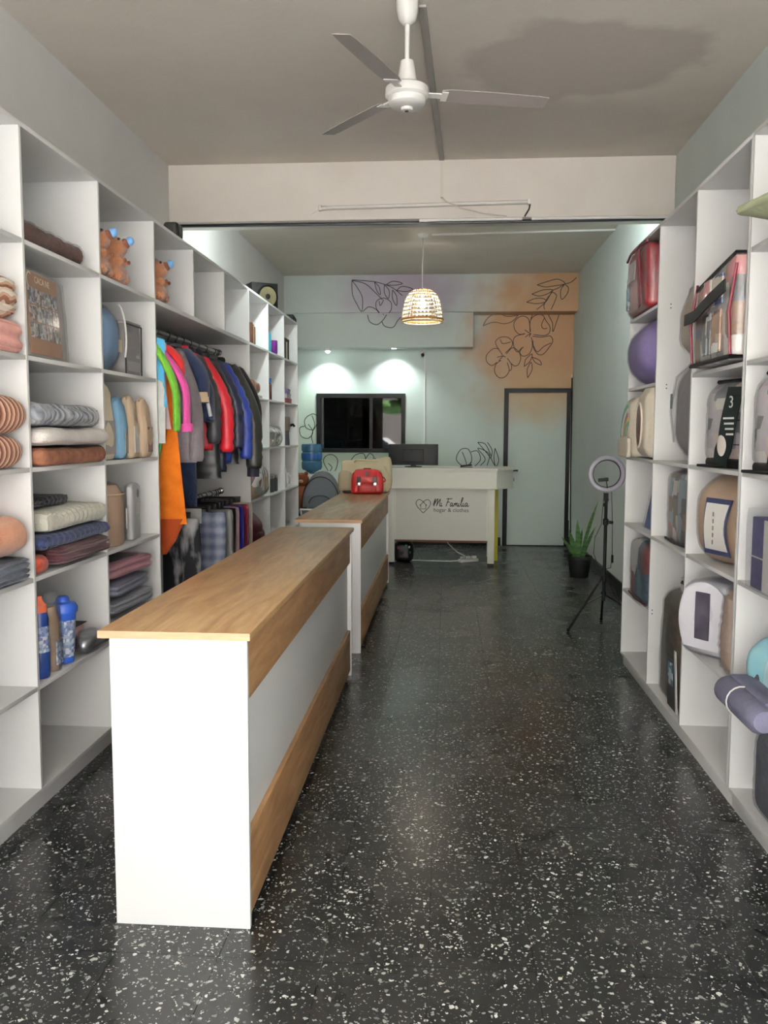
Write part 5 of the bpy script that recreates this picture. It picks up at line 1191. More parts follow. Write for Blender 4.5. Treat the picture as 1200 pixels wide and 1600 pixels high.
# grey and tan comforter bags in the tall cell
gy = thingR('comforter_bag', 'grey linen comforter in a tall clear bag in the open right cell', 'package', 4.535, ZR[3], 0.36, 0.07)
M_GREYQ = mat('grey_linen_quilt', (166,160,162), 0.9, var=0.15, vscale=26, bump=0.5, bscale=60)
MB().soft(0,0,0.26,0.34,0.62,0.52,r=0.16,n=14,puff=0.05,amp=0.006,seed=1).build('comforter', M_GREYQ, gy)
MB().soft(0,0,0.265,0.36,0.64,0.53,r=0.16,n=14,puff=0.05,amp=0.008,fr=8,seed=2).build('plastic_cover', M_CLEAR, gy)
MB().bb(0.172,0.176,-0.30,-0.27,0.28,0.36).build('side_label', mat('green_grey_label',(80,96,92),0.5), gy)
MB().tube([(0.15,-0.30,0.10),(0.17,-0.315,0.27),(0.15,-0.29,0.45),(0.10,-0.2,0.52)], 0.006, 6).build('piping', mat('clear_piping',(196,196,198),0.3), gy)
tn_ = thingR('comforter_bag', 'tan comforter in a clear bag standing on the grey one', 'package', 4.50, ZR[3]+0.552, 0.32, 0.08)
def taper(p, q):
    k = 1-0.34*max(0,(q.z+0.1)); p.x *= k; p.y = p.y*k + (0.10*max(0,q.z)); return p
M_TANQ = mat('tan_quilt', (190,172,148), 0.85, c2=(206,194,178), vscale=5, bump=0.4, bscale=12)
MB().soft(0,0,0.24,0.30,0.58,0.48,r=0.10,n=14,puff=0.06,amp=0.010,seed=5,fn=taper).build('comforter', M_TANQ, tn_)
MB().box(0.12,-0.10,0.30,0.02,0.20,0.10,roty(-0.22)).build('card', mat('grey_blue_card',(140,148,152),0.5), tn_)
MB().soft(0,0,0.245,0.32,0.60,0.49,r=0.10,n=14,puff=0.06,amp=0.010,fr=9,seed=6,fn=taper).build('plastic_cover', M_CLEAR2, tn_)
# collage packet and tall brown packet
PHOTO = [(216,208,200),(156,120,100),(104,96,98),(234,228,220),(184,76,74),(150,180,198),(140,124,96)]
printed_packet('photo-collage bedding packet with dark base on the middle right shelf', 4.50, ZR[2], 0.46, 0.36, PHOTO, 11, 0.04, 0.15, M_BLKPL)
bt_ = thingR('blanket_packet', 'tall dark brown blanket packet leaning in the bottom right cell', 'package', 4.52, ZR[0], 0.14, 0.03); bt_.rotation_euler = (0,0.05,PI)
def lean_fn(p, q):
    k = (q.z+1)/2; p.y = p.y*(1-0.30*k) + 0.09*k*k; return p
MB().soft(0,0,0.29,0.12,0.46,0.58,r=0.04,n=14,puff=0.14,amp=0.008,seed=2,fn=lean_fn).build('blanket', mat('dark_brown_fur',(66,54,40),0.6,c2=(98,80,60),vscale=5,coat=0.3), bt_)
MB().box(0.068,0.10,0.14,0.012,0.16,0.27).build('black_card', mat('black_card',(20,22,26),0.4), bt_)
MB().box(0.0755,0.10,0.19,0.003,0.085,0.12).build('picture', patches('sea_picture',[(70,130,170),(196,210,214),(40,90,130)],24), bt_)
MB().bb(0.072,0.076,0.185,0.215,0.0,0.33).build('white_edge', mat('white_paper',(232,230,228),0.5), bt_)
MB().soft(0.0,0.0,0.295,0.15,0.50,0.60,r=0.04,n=14,puff=0.12,amp=0.008,fr=10,seed=3,fn=lean_fn).build('plastic_cover', M_CLEAR2, bt_)
MB().box(0.0,0.14,0.645,0.03,0.09,0.08).build('hang_card', mat('white_paper',(232,230,228),0.5), bt_)
MB().tube([(0.016,0.12,0.66),(0.017,0.14,0.672),(0.016,0.16,0.66)], 0.006, 6).build('hang_hole_rim', M_BLKPL, bt_)
# big collage bag with strap
cb_ = thingR('bedding_bag', 'large clear bedding bag with photo collage and black carry strap', 'package', 3.755, ZR[4]+0.010, 0.36, -0.035)
BIGP = patches('big_collage', [(222,214,202),(80,88,146),(190,100,104),(150,112,84),(180,180,184),(234,228,216),(110,110,112)], 9)
def slope(p, q):
    if q.z > 0: p.z += 0.035*q.y*q.z
    return p
MB().soft(0,0,0.190,0.365,0.52,0.375,r=0.03,n=14,puff=0.04,amp=0.006,fn=slope).build('bedding', BIGP, cb_)
for k, (yy, zz_, w_, h_) in enumerate(((-0.02,0.04,0.11,0.17),(0.10,0.04,0.12,0.17),(-0.02,0.24,0.10,0.11),(0.09,0.23,0.14,0.12))):
    MB().soft(0.193,yy+w_/2-0.06,zz_+h_/2,0.012,w_,h_,r=0.004,n=3).build('printed_panel', patches('panel_%d' % k, [[(96,96,104),(214,210,208),(60,58,62)],[(140,92,60),(226,222,216),(176,140,110)],[(196,90,96),(226,214,206),(150,66,72)],[(56,66,128),(206,196,180),(90,96,140)]][k], 14), cb_)
MB().soft(0,0,0.19,0.38,0.53,0.38,r=0.04,n=12,puff=0.06,amp=0.006,fr=10,seed=3,fn=slope).build('plastic_cover', M_CLEAR2, cb_)
def edge_loop(hx, hy, z, tilt=0.0): return [(hx,-hy,z-tilt),(hx,0,z),(hx,hy,z+tilt),(-hx,hy,z+tilt),(-hx,-hy,z-tilt)]
MB().tube(edge_loop(0.19,0.27,0.012), 0.010, 6, closed=True).build('bottom_piping', M_BLKPL, cb_)
MB().tube(edge_loop(0.175,0.255,0.378,0.033), 0.009, 6, closed=True).build('top_piping', M_BLKPL, cb_)
for yy in (-0.265, 0.262): MB().tube([(0.185,yy,0.012),(0.196,yy,0.19),(0.172,yy,0.37)], 0.006, 6).build('side_piping', M_MARO, cb_)
MB().ribbon([(0.17,-0.30,0.235),(0.222,-0.26,0.215),(0.220,-0.12,0.215),(0.218,0.08,0.255),(0.212,0.265,0.285)], 0.05, Vector((1,0,0)), 0.006).build('carry_strap', M_BLKPL, cb_, smooth=False)
# banded bags
def banded(label, y, z, num, w=0.46, dx=0.26):
    o = thingR('bedding_bag', label, 'package', y, z, dx, 0.03, group='clear bedding bags with a black band', rz=0.28)
    h = 0.36
    MB().soft(0,0,h/2,dx*0.94,w,h,r=0.07,n=12,puff=0.10,amp=0.006,seed=len(num)).build('bedding', patches('banded_collage', [(206,198,202),(232,226,216),(150,156,162),(186,166,186),(222,196,178),(120,122,124)], 12), o)
    MB().soft(0,0,h/2+0.004,dx,w+0.03,h+0.012,r=0.07,n=12,puff=0.10,amp=0.006,fr=10,seed=4).build('plastic_cover', M_CLEAR2, o)
    xs = [dx/2+0.004+0.018*math.sin(PI*i/8) for i in range(9)]
    pts = [(xs[i], -0.02+0.07*math.sin(PI*i/8*0.5)+(-0.02 if i < 2 else 0), 0.02+0.32*i/8) for i in range(9)]
    MB().ribbon(pts, 0.105, Vector((1,0,0)), 0.004).build('black_band', mat('black_green_band',(18,26,24),0.6,spec=0.25), o, smooth=False)
    MB().ball((dx/2+0.022,-0.012,0.10),0.004,0.032,0.048,3).build('oval_sticker', mat('pale_sticker',(220,212,204),0.5), o)
    text_mesh('printed_number', num, 0.07, mat('white_print',(226,226,224),0.5), o, (dx/2+0.026,0.05,0.275), (PI/2,0,PI/2), 0.0006)
    for k in range(4): MB().bb(dx/2+0.0265,dx/2+0.0275,0.0+0.008*k,0.075,0.195-0.022*k+0.012,0.195-0.022*k+0.020).build('printed_line', mat('white_print',(226,226,224),0.5), o)
    MB().soft(dx/2-0.028,0,0.025,0.05,w-0.06,0.046,r=0.02,n=6).build('black_base', M_BLKPL, o)
    MB().tube(edge_loop(dx/2,w/2+0.008,0.008), 0.007, 6, closed=True).build('bottom_piping', M_BLKPL, o)
    MB().tube(edge_loop(dx/2-0.06,w/2-0.04,h+0.010), 0.010, 6, closed=True).build('top_piping', M_BLKPL, o)
    for q in range(3): MB().bb(dx/2+0.008,dx/2+0.016,0.06,w/2-0.10,0.10+0.10*q,0.104+0.10*q).build('printed_rule', M_BLKPL, o)
    return o
banded('clear bedding bag with black band numbered 3', 3.75, ZR[3], '3', 0.42)
banded('clear bedding bag with black band, cut by the right picture edge', 3.13, ZR[3], '5', 0.46)
# beige comforter with framed white card
be = thingR('comforter_bag', 'beige comforter in a clear bag with a navy-framed white card', 'package', 3.80, ZR[2], 0.36, 0.02, rz=0.30)
M_BEI = mat('beige_satin_quilt', (204,176,148), 0.6, c2=(190,160,130), vscale=4, bump=0.4, bscale=8)
MB().soft(0,0,0.19,0.34,0.50,0.38,r=0.12,n=14,puff=0.10,amp=0.008,seed=4).build('comforter', M_BEI, be)
MB().soft(0,0,0.195,0.37,0.53,0.39,r=0.12,n=14,puff=0.10,amp=0.010,fr=9,seed=5).build('plastic_cover', M_CLEAR2, be)
M_NAVYF = mat('navy_frame', (44,52,84), 0.5)
def arc_card(w, z0, z1, x, bul, m, nm, par):
    b = MB(); n_ = 8; rows = []
    for i in range(n_+1):
        f = i/n_; z = z0+(z1-z0)*f; xx = x+bul*math.sin(PI*f)
        rows.append([b.bm.verts.new((xx,-w/2+0.02*math.sin(PI*f)-0.01,z)), b.bm.verts.new((xx,w/2-0.01*math.sin(PI*f),z)), b.bm.verts.new((xx-0.004,w/2-0.01*math.sin(PI*f),z)), b.bm.verts.new((xx-0.004,-w/2+0.02*math.sin(PI*f)-0.01,z))])
    for a_, c_ in zip(rows, rows[1:]): b.bridge(a_, c_)
    b.cap(rows[0], True); b.cap(rows[-1])
    return b.build(nm, m, par)
arc_card(0.174, 0.052, 0.293, 0.187, 0.025, M_NAVYF, 'card_frame', be)
arc_card(0.155, 0.060, 0.285, 0.189, 0.0265, mat('white_card',(232,230,224),0.5), 'white_card', be)
for k in range(5): MB().bb(0.2165,0.2175,-0.004,0.004,0.10+0.03*k,0.118+0.03*k).build('printed_word', mat('grey_print',(120,116,114),0.6), be)
# white quilt packet with dark card, tan throw beside it
wq = thingR('quilt_packet', 'white quilt in crinkled clear film with a tall dark card', 'package', 3.90, ZR[1]+0.012, 0.30, -0.045, rz=0.62)
MB().soft(0,0,0.16,0.26,0.27,0.32,r=0.05,n=12,puff=0.10,amp=0.008,seed=2).build('quilt', mat('white_quilt',(230,228,236),0.8,var=0.06,bump=0.4,bscale=14), wq)
MB().soft(0.142,0.0,0.165,0.012,0.20,0.26,r=0.005,n=6,puff=0.3).build('white_sleeve', mat('white_quilt',(230,228,236),0.8), wq)
MB().soft(0.153,0.005,0.185,0.008,0.075,0.21,r=0.003,n=4).build('dark_card', mat('dark_picture',(40,36,48),0.35,c2=(84,80,92),vscale=12), wq)
MB().soft(0,0,0.185,0.34,0.34,0.37,r=0.05,n=14,puff=0.08,amp=0.020,fr=9,seed=3).build('plastic_cover', M_CLEAR2, wq)
tt_ = thingR('throw_blanket', 'tan ribbed throw standing beside the white quilt', 'blanket', 3.565, ZR[1], 0.30, 0.0)
MB().soft(0,0,0.18,0.28,0.17,0.36,r=0.06,n=20,puff=0.06,amp=0.008,seed=6,fn=rib_fn(2,9,0.008)).build('throw', mat('tan_throw',(184,162,146),0.9,var=0.12,vscale=16,bump=0.5), tt_)
MB().soft(0,0,0.185,0.30,0.185,0.37,r=0.06,n=10,puff=0.05,amp=0.010,fr=9,seed=7).build('plastic_cover', M_CLEAR, tt_)
# nearest right column
gc = thingR('green_cushion', 'sage green cushion jutting out of the top right shelf', 'cushion', 3.03, ZR[5], 0.42, -0.085, rz=0.30)
def pil(p, q):
    e = (1-q.x*q.x)*(1-q.y*q.y); p.z = p.z*(0.22+0.78*e) if q.z > -2 else p.z; p.z += 0.0; return p
MB().soft(0,0,0.0,0.42,0.46,0.15,r=0.03,n=14,puff=0.1,amp=0.004,flat=False,fn=pil).xform(Matrix.Translation((0,0,0.075))).build('cushion', mat('sage_green_cloth',(150,156,124),0.85,var=0.1,bump=0.4), gc)
MB().tube([(0.20,-0.22,0.075),(0.205,0.22,0.075),(-0.205,0.22,0.075),(-0.205,-0.22,0.075)], 0.006, 6, closed=True).build('piping', mat('sage_piping',(120,124,96),0.8), gc)
pk_ = thingR('blanket_packet', 'pale pink blanket in a clear bag at the right picture edge', 'package', 2.97, ZR[4], 0.30, 0.02)
MB().soft(0,0,0.17,0.28,0.44,0.34,r=0.08,n=10,puff=0.1,amp=0.006).build('blanket', mat('pale_pink_plush',(234,206,200),0.9,var=0.08), pk_)
MB().soft(0,0,0.175,0.30,0.46,0.35,r=0.08,n=10,puff=0.1,amp=0.008,seed=2).build('plastic_cover', M_CLEAR2, pk_)
pb = thingR('sheet_box', 'purple blue boxed sheet set with a white panel', 'package', 3.03, ZR[2], 0.22, -0.01)
MB().bb(-0.11,0.105,-0.24,0.24,0.004,0.265,bev=0.004).build('box', mat('violet_blue_weave',(88,84,138),0.6,c2=(74,70,122),vscale=6), pb)
MB().bb(0.105,0.111,-0.105,0.24,0.006,0.263).build('white_panel', mat('white_card',(232,230,224),0.5), pb)
MB().bb(0.105,0.108,-0.24,-0.105,0.118,0.122).build('stitch_line', M_WPLAST, pb)
MB().soft(0,0,0.15,0.25,0.51,0.30,r=0.012,n=8,amp=0.004,fr=9).build('plastic_cover', M_CLEAR2, pb)
kb = thingR('kids_blanket', 'light blue plush blanket with a grey violet roll hanging over the low right shelf', 'blanket', 3.06, ZR[1], 0.32, -0.02)
MB().soft(0,0,0.13,0.30,0.46,0.26,r=0.11,n=14,puff=0.10,amp=0.020,fr=7,seed=4).build('blanket', patches('soft_blue_print', [(130,206,224),(176,224,234),(220,236,238),(120,200,220),(96,98,106)], 5, metric='EUCLIDEAN', rand=1.0, coat=0.0, rough=0.9), kb)
MB().ball((0.10,-0.17,0.11),0.035,0.05,0.085,3).build('peach_fold', mat('peach_plush',(232,176,140),0.9,c2=(206,110,60),vscale=5), kb)
MB().ball((0.13,-0.06,0.10),0.035,0.07,0.08,3).build('grey_fold', mat('grey_plush',(96,98,104),0.9,c2=(66,68,74),vscale=8), kb)
kr = MB().tube([(0.235,-0.16+0.4*i/12,0.055) for i in range(13)], [0.036 if i in (0,12) else 0.052 for i in range(13)], 18).build('hanging_roll', mat('grey_violet_plush',(104,104,124),0.9,c2=(88,88,110),vscale=9,bump=0.5), kb, label='grey violet rolled edge')
MB().soft(0.17,0.04,0.10,0.12,0.36,0.03,r=0.012,n=6,amp=0.004).build('draped_fold', mat('grey_violet_plush',(104,104,124)), kb)
MB().tube([(0.235+0.054*math.cos(a),0.02,0.055+0.054*math.sin(a)) for a in [2*PI*i/18 for i in range(18)]], 0.003, 6, closed=True).build('tie', M_WPLAST, kr)
cg = thingR('comforter_bag', 'slate grey comforter in a clear bag in the bottom right cell', 'package', 2.99, ZR[0], 0.36, 0.0)
MB().soft(0,0,0.18,0.34,0.46,0.36,r=0.08,n=14,puff=0.10,amp=0.008,seed=3).build('comforter', mat('slate_quilt',(92,98,110),0.85,var=0.2,vscale=4,bump=0.4,bscale=10,stretch=(1,1,0.4)), cg)
MB().soft(0,0,0.19,0.37,0.49,0.38,r=0.07,n=14,puff=0.10,amp=0.014,fr=8,seed=4).build('plastic_cover', M_CLEAR2, cg)
# ================================================================ BACK OF THE SHOP
# snake plant
pt = thing('snake_plant', 'snake plant with upright green leaves in a black pot', 'plant', (1.385, 9.0, 0))
MB().lathe([(0.092,0),(0.096,0.006),(0.118,0.19),(0.130,0.195),(0.130,0.222),(0.118,0.222),(0.112,0.19)], 28).build('pot', mat('black_pot',(24,24,24),0.45), pt)
MB().lathe([(0.001,0.190),(0.112,0.190),(0.112,0.196),(0.001,0.20)], 24).build('soil', mat('soil',(44,34,26),0.95,var=0.4,vscale=60), pt)
M_LEAF = stripes('snake_leaf', [(52,92,44),(70,112,56),(44,80,40),(86,124,66)], 22, 'Z', rough=0.45, wobble=0.12, sharp=False, bump=0.1)
def sword(tip, w, bx, by):
    b = MB(); n_ = 10; rows = []
    d = Vector((tip[0]-bx, tip[1]-by, 0)); side = Vector((-d.y, d.x, 0)).normalized() if d.length > 0.01 else Vector((1,0,0))
    side = (side*0.5+Vector((1,0,0))*0.8).normalized()
    nrm = Vector((0,-1,0))
    for i in range(n_+1):
        f = i/n_; p = Vector((bx+(tip[0]-bx)*f**1.3, by+(tip[1]-by)*f**1.3, 0.19+(tip[2]-0.19)*f))
        ww = w*(0.62+0.38*math.sin(min(1,f*1.7)*PI/2))*(1 if f < 0.6 else max(0.03, 1-((f-0.6)/0.4)**1.6))
        rows.append([b.bm.verts.new(p+side*ww*0.5), b.bm.verts.new(p+nrm*-0.006), b.bm.verts.new(p-side*ww*0.5), b.bm.verts.new(p+nrm*0.004)])
    for a, c in zip(rows, rows[1:]): b.bridge(a, c)
    b.cap(rows[0], True); b.cap(rows[-1])
    return b.build('leaf', M_LEAF, pt)
for tip, w, bx, by in (((-0.19,-0.02,0.42),0.045,-0.05,0.0), ((0.18,0.0,0.80),0.048,0.02,0.02), ((-0.03,0.0,0.60),0.055,-0.01,0.0), ((0.15,-0.03,0.53),0.048,0.03,-0.02), ((-0.09,0.04,0.46),0.045,-0.04,0.03),
    ((-0.13,-0.06,0.36),0.04,-0.05,-0.03), ((-0.05,-0.05,0.40),0.045,-0.02,-0.04), ((0.03,0.05,0.50),0.045,0.0,0.05), ((0.07,-0.06,0.36),0.040,0.03,-0.05), ((-0.11,0.02,0.50),0.04,-0.06,0.02)): sword(tip, w, bx, by)
# ring light on tripod
rl = thing('ring_light', 'ring light with phone clamp on a black folding tripod', 'lamp', (1.205, 6.60, 0))
M_RING = mat('lilac_diffuser', (196,192,206), 0.4)
for k, (lx, ly) in enumerate(((-0.283,-0.12),(0.235,-0.18),(0.04,0.30))):
    lg = MB().tube([(lx*0.06,ly*0.06,0.40),(lx*0.97,ly*0.97,0.018)], 0.0095, 8).build('leg', M_BLKPL, rl)
    MB().ball((lx*0.985,ly*0.985,0.014),0.014,0.014,0.014,2).build('rubber_foot', M_BLKPL, lg)
    MB().tube([(0.0,0.0,0.27),(lx*0.52,ly*0.52,0.205)], 0.006, 6).build('brace', M_CHROME if k == 0 else M_BLKPL, lg)
MB().cyl((0,0,0.22),(0,0,1.02),0.0125,n=14).build('pole', M_BLKPL, rl)
MB().lathe([(0.018,0.375),(0.024,0.38),(0.024,0.42),(0.018,0.425)], 18).build('hub', M_BLKPL, rl)
MB().lathe([(0.016,0.255),(0.020,0.26),(0.020,0.285),(0.016,0.29)], 18).build('brace_collar', M_BLKPL, rl)
MB().lathe([(0.016,0.80),(0.021,0.805),(0.021,0.845),(0.016,0.85)], 18).cyl((0.0,0,0.825),(0.055,-0.01,0.82),0.012,n=10).build('clamp_knob', M_BLKPL, rl)
MB().bb(-0.014,0.014,-0.012,0.012,0.98,1.045).cyl((0,-0.02,0.995),(0,0.02,0.995),0.016,n=12).cyl((-0.02,0,0.955),(0.0,0,0.955),0.013,n=10).build('tilt_head', M_BLKPL, rl)
cz = 1.19
ring = MB().tube([(0.122*math.cos(2*PI*i/48),0,cz+0.122*math.sin(2*PI*i/48)) for i in range(48)], 0.018, 10, closed=True).build('ring_lamp', M_RING, rl)
MB().tube([(0.1035*math.cos(2*PI*i/48),0.008,cz+0.1035*math.sin(2*PI*i/48)) for i in range(48)], 0.005, 6, closed=True).build('inner_rim', M_BLKPL, ring)
MB().tube([(0.0,-0.005,1.05),(0.003,-0.012,1.09),(-0.005,-0.015,1.135)], 0.004, 6).build('gooseneck', M_BLKPL, rl)
MB().box(-0.030,-0.02,1.145,0.075,0.016,0.026,roty(-0.1),bev=0.003).build('phone_clamp', M_BLKPL, rl)
MB().tube([(-0.015,0.01,1.07),(-0.02,0.012,0.95),(-0.03,0.015,0.80),(-0.075,0.02,0.70),(-0.08,0.02,0.58),(-0.05,0.02,0.50),(0.0,0.02,0.46),(0.05,0.02,0.47),(0.06,0.02,0.55),(0.055,0.02,0.80),(0.04,0.015,1.08)], 0.003, 6).build('cord', mat('grey_cord',(60,62,60),0.5), rl)
MB().cyl((0.061,0.02,0.51),(0.061,0.02,0.57),0.009,n=10).build('inline_switch', M_BLKPL, rl)
# computer monitor on the desk
mo = thing('computer_monitor', 'back of a black computer monitor with a white sticker on the desk', 'monitor', (-0.385, 9.93, 1.098))
MB().bb(-0.285,0.285,-0.02,0.02,0.02,0.262,bev=0.006).build('screen_back', M_BLK, mo)
MB().bb(-0.12,0.12,-0.04,-0.02,0.06,0.20,bev=0.006).build('rear_bulge', M_BLK, mo)
MB().bb(0.045,0.095,-0.0225,-0.0205,0.125,0.150).build('sticker', mat('white_paper',(232,230,228),0.5), mo)
MB().bb(-0.03,0.03,-0.01,0.03,0.0,0.05).lathe([(0.10,0.0),(0.10,0.008),(0.03,0.012)], 20).build('stand', M_BLK, mo)
st = thing('stapler', 'small black stapler lying on the desk top', 'stapler', (0.22, 9.86, 1.098), 0.2)
MB().bb(-0.07,0.07,-0.015,0.015,0,0.008).build('base', M_BLK, st); MB().box(0.0,0,0.022,0.13,0.026,0.016,roty(-0.08),bev=0.003).build('arm', M_BLK, st)
# handbags on the second counter
M_REDL = mat('red_leather', (186,34,36), 0.42, var=0.12, vscale=8, bump=0.2, bscale=60); M_DKL = mat('dark_leather', (58,28,28), 0.5)
rs = thing('red_satchel', 'red leather satchel with two dark straps and chrome buckles', 'handbag', (-0.752, 8.14, CT), 0.03)
def sat(p, q):
    p.x *= 1-0.10*(q.z+1)/2; p.y *= 1-0.30*max(0,q.z); return p
MB().soft(0,0,0.105,0.30,0.11,0.21,r=0.025,n=12,puff=0.08,amp=0.004,fn=sat).build('body', M_REDL, rs)
MB().soft(-0.005,-0.052,0.165,0.235,0.022,0.13,r=0.010,n=8,puff=0.1,fn=lambda p,q: Vector((p.x*(1-0.08*q.z), p.y+0.03*max(0,q.z), p.z))).build('flap', M_REDL, rs)
MB().soft(0,-0.058,0.05,0.15,0.022,0.08,r=0.010,n=6,puff=0.2).build('pocket', M_REDL, rs)
for sx in (-0.075,0.075):
    s_ = MB().soft(sx,-0.069,0.125,0.042,0.010,0.085,r=0.004,n=4).build('strap', M_DKL, rs)
    MB().bb(sx-0.016,sx+0.016,-0.080,-0.074,0.080,0.112,bev=0.003).build('buckle', M_CHROME, s_)
MB().cyl((0,-0.075,0.195),(0,-0.062,0.195),0.020,n=16).build('emblem', M_DKL, rs)
MB().tube([(0.12,0,0.18),(0.165,-0.01,0.15),(0.175,-0.02,0.13),(0.13,-0.03,0.10),(0.08,-0.062,0.085)], 0.012, 8, ry=0.005).build('shoulder_strap', M_REDL, rs)
MB().tube([(-0.05,0.0,0.205),(-0.03,0,0.24),(0.03,0,0.24),(0.05,0,0.205)], 0.006, 6).build('handle', M_DKL, rs)
M_TOTE = mat('beige_canvas', (206,196,164), 0.8, c2=(190,178,146), vscale=6, bump=0.3, bscale=80)
to = thing('beige_tote', 'large beige tote bag slumped behind the red satchel', 'handbag', (-0.775, 8.32, CT), 0.0)
def tot(p, q):
    p.y *= 1-0.55*max(0,q.z)
    if q.z > 0.3: p.z += 0.03*abs(q.x)*q.z + (0.02*q.x*q.z)
    if q.z < -0.8: p.x *= 0.94
    return p
MB().soft(0,0,0.15,0.47,0.16,0.30,r=0.03,n=14,puff=0.05,amp=0.010,fr=8,seed=3,fn=tot).build('body', M_TOTE, to)
MB().soft(-0.20,-0.075,0.105,0.12,0.05,0.19,r=0.02,n=8,puff=0.15,amp=0.004).build('side_pocket', mat('taupe_canvas',(176,162,136),0.8,var=0.1), to)
MB().soft(0.02,-0.072,0.20,0.26,0.016,0.06,r=0.006,n=6).build('seam_panel', M_TOTE, to)
for k in range(2): MB().tube([(-0.12+0.02*k,-0.03+0.05*k,0.29),(-0.10,-0.05+0.06*k,0.315),(0.02,-0.05+0.06*k,0.312),(0.12,-0.03+0.05*k,0.30)], 0.009, 6).build('handle', M_TOTE, to)
MB().tube([(0.18,-0.06,0.26),(0.22,-0.085,0.18),(0.235,-0.08,0.06),(0.20,-0.088,0.02)], 0.008, 6).build('shoulder_strap', M_TOTE, to)
MB().soft(-0.17,-0.10,0.012,0.10,0.03,0.022,r=0.008,n=4).build('dark_strap_end', M_DKL, to)
# under the desk
ub = thing('rucksack', 'black rucksack with small coloured charms under the desk', 'bag', (-0.49, 9.90, 0))
MB().soft(0,0,0.12,0.22,0.16,0.24,r=0.06,n=10,puff=0.08,amp=0.008).build('body', M_BPUF, ub)
for (x_, z_, c) in ((-0.06,0.17,(150,40,40)),(0.03,0.20,(40,150,90)),(0.08,0.12,(30,120,90)),(0.07,0.18,(220,220,214)),(0.0,0.10,(120,30,40))):
    MB().ball((x_,-0.092,z_),0.010,0.008,0.016,2).build('charm', mat('charm_%d_%d' % (c[0],c[1]), c, 0.4), ub)
ps = thing('power_strip', 'white power strip with cables on the floor under the desk', 'power strip', (0.26, 9.95, 0), 0.5)
MB().bb(-0.12,0.12,-0.03,0.03,0,0.035,bev=0.006).build('strip', M_WPLAST, ps)
for k in range(3): MB().bb(-0.10+0.075*k,-0.05+0.075*k,-0.022,0.022,0.035,0.065,bev=0.006).build('plug', M_WPLAST, ps)
MB().tube([(-0.11,0,0.02),(-0.22,0.05,0.012),(-0.4,0.18,0.01),(-0.58,0.30,0.012)], 0.007, 6).build('cable', M_WPLAST, ps)
MB().tube([(-0.03,0,0.06),(-0.10,0.10,0.11),(-0.16,0.18,0.19),(-0.20,0.22,0.262)], 0.006, 6).build('cable', M_WPLAST, ps)
simple('yellow_board', 'yellow board standing behind the right desk leg', 'board', (0.545, 10.05, 0), MB().bb(-0.055,0.055,-0.01,0.01,0,0.84,bev=0.003), mat('yellow_plastic',(206,196,60),0.5,var=0.1))
# water bottle on its dispenser
wd = thing('water_dispenser', 'white water dispenser standing under the blue bottle', 'dispenser', (-1.655, 10.5, 0))
MB().bb(-0.14,0.14,-0.14,0.14,0.02,0.98,bev=0.012).build('body', M_WPLAST, wd)
MB().bb(-0.10,0.10,-0.146,-0.139,0.62,0.82).build('tap_panel', mat('grey_panel',(150,152,154),0.5), wd)
for sx in (-0.05,0.05): MB().cyl((sx,-0.14,0.76),(sx,-0.19,0.75),0.012,n=10).build('tap', mat('tap_blue',(60,100,190),0.4), wd)
MB().bb(-0.13,0.13,-0.13,0.13,0,0.02).build('base', M_DARKMETAL, wd)
wbm = mat('blue_bottle_plastic', (84,140,176), 0.15, var=0.1, trans=0.35)
wo = thing('water_bottle', 'large translucent blue water bottle by the left shelves', 'bottle', (-1.655, 10.5, 0.986))
MB().lathe([(0.03,0.0),(0.035,0.01),(0.115,0.05),(0.128,0.08),(0.128,0.14),(0.120,0.15),(0.120,0.16),(0.128,0.17),(0.128,0.25),(0.120,0.26),(0.120,0.27),(0.128,0.28),(0.128,0.345),(0.118,0.362),(0.02,0.366)], 32).build('bottle', wbm, wo)
MB().lathe([(0.1295,0.175),(0.1295,0.245)], 32, caps=False).build('label_band', mat('blue_label',(44,104,176),0.4,var=0.2,vscale=14), wo)
# pram behind the second counter
pr = thing('pram', 'grey pram hood with dark piping behind the second counter', 'pram', (-1.325, 9.05, 0), 0.0)
M_PRAM = mat('grey_pram_cloth', (112,116,122), 0.85, var=0.1, vscale=10, bump=0.3, bscale=120)
hb = MB(); rings = []
for i in range(9):
    a = PI/2*i/8
    rings.append([hb.bm.verts.new((0.20*math.cos(PI*j/16)*(1-0.04*i/8), -0.16*math.sin(a)+0.10, 0.70+(0.38*math.sin(PI*j/16)**0.8)*(math.cos(a)*0.25+0.75 if i < 8 else 0.70))) for j in range(17)])
for a_, c_ in zip(rings, rings[1:]):
    for j in range(16): hb.bm.faces.new((a_[j], a_[j+1], c_[j+1], c_[j]))
ctr = hb.bm.verts.new((0,-0.085,0.84))
for j in range(16): hb.bm.faces.new((rings[-1][j], rings[-1][j+1], ctr))
hb.bm.faces.new((rings[-1][0], rings[-1][16], ctr))
hb.build('hood', M_PRAM, pr, ang=80)
MB().tube([(0.198*math.cos(PI*j/24), -0.062, 0.70+0.325*math.sin(PI*j/24)**0.8) for j in range(25)], 0.005, 6).build('piping', M_BLKPL, pr)
MB().tube([(0.12*math.cos(PI*j/16), -0.088, 0.745+0.085*math.sin(PI*j/16)) for j in range(17)], 0.004, 6).build('piping', M_BLKPL, pr)
MB().soft(0,0.16,0.56,0.40,0.62,0.26,r=0.08,n=10,puff=0.05).build('basket', M_PRAM, pr)
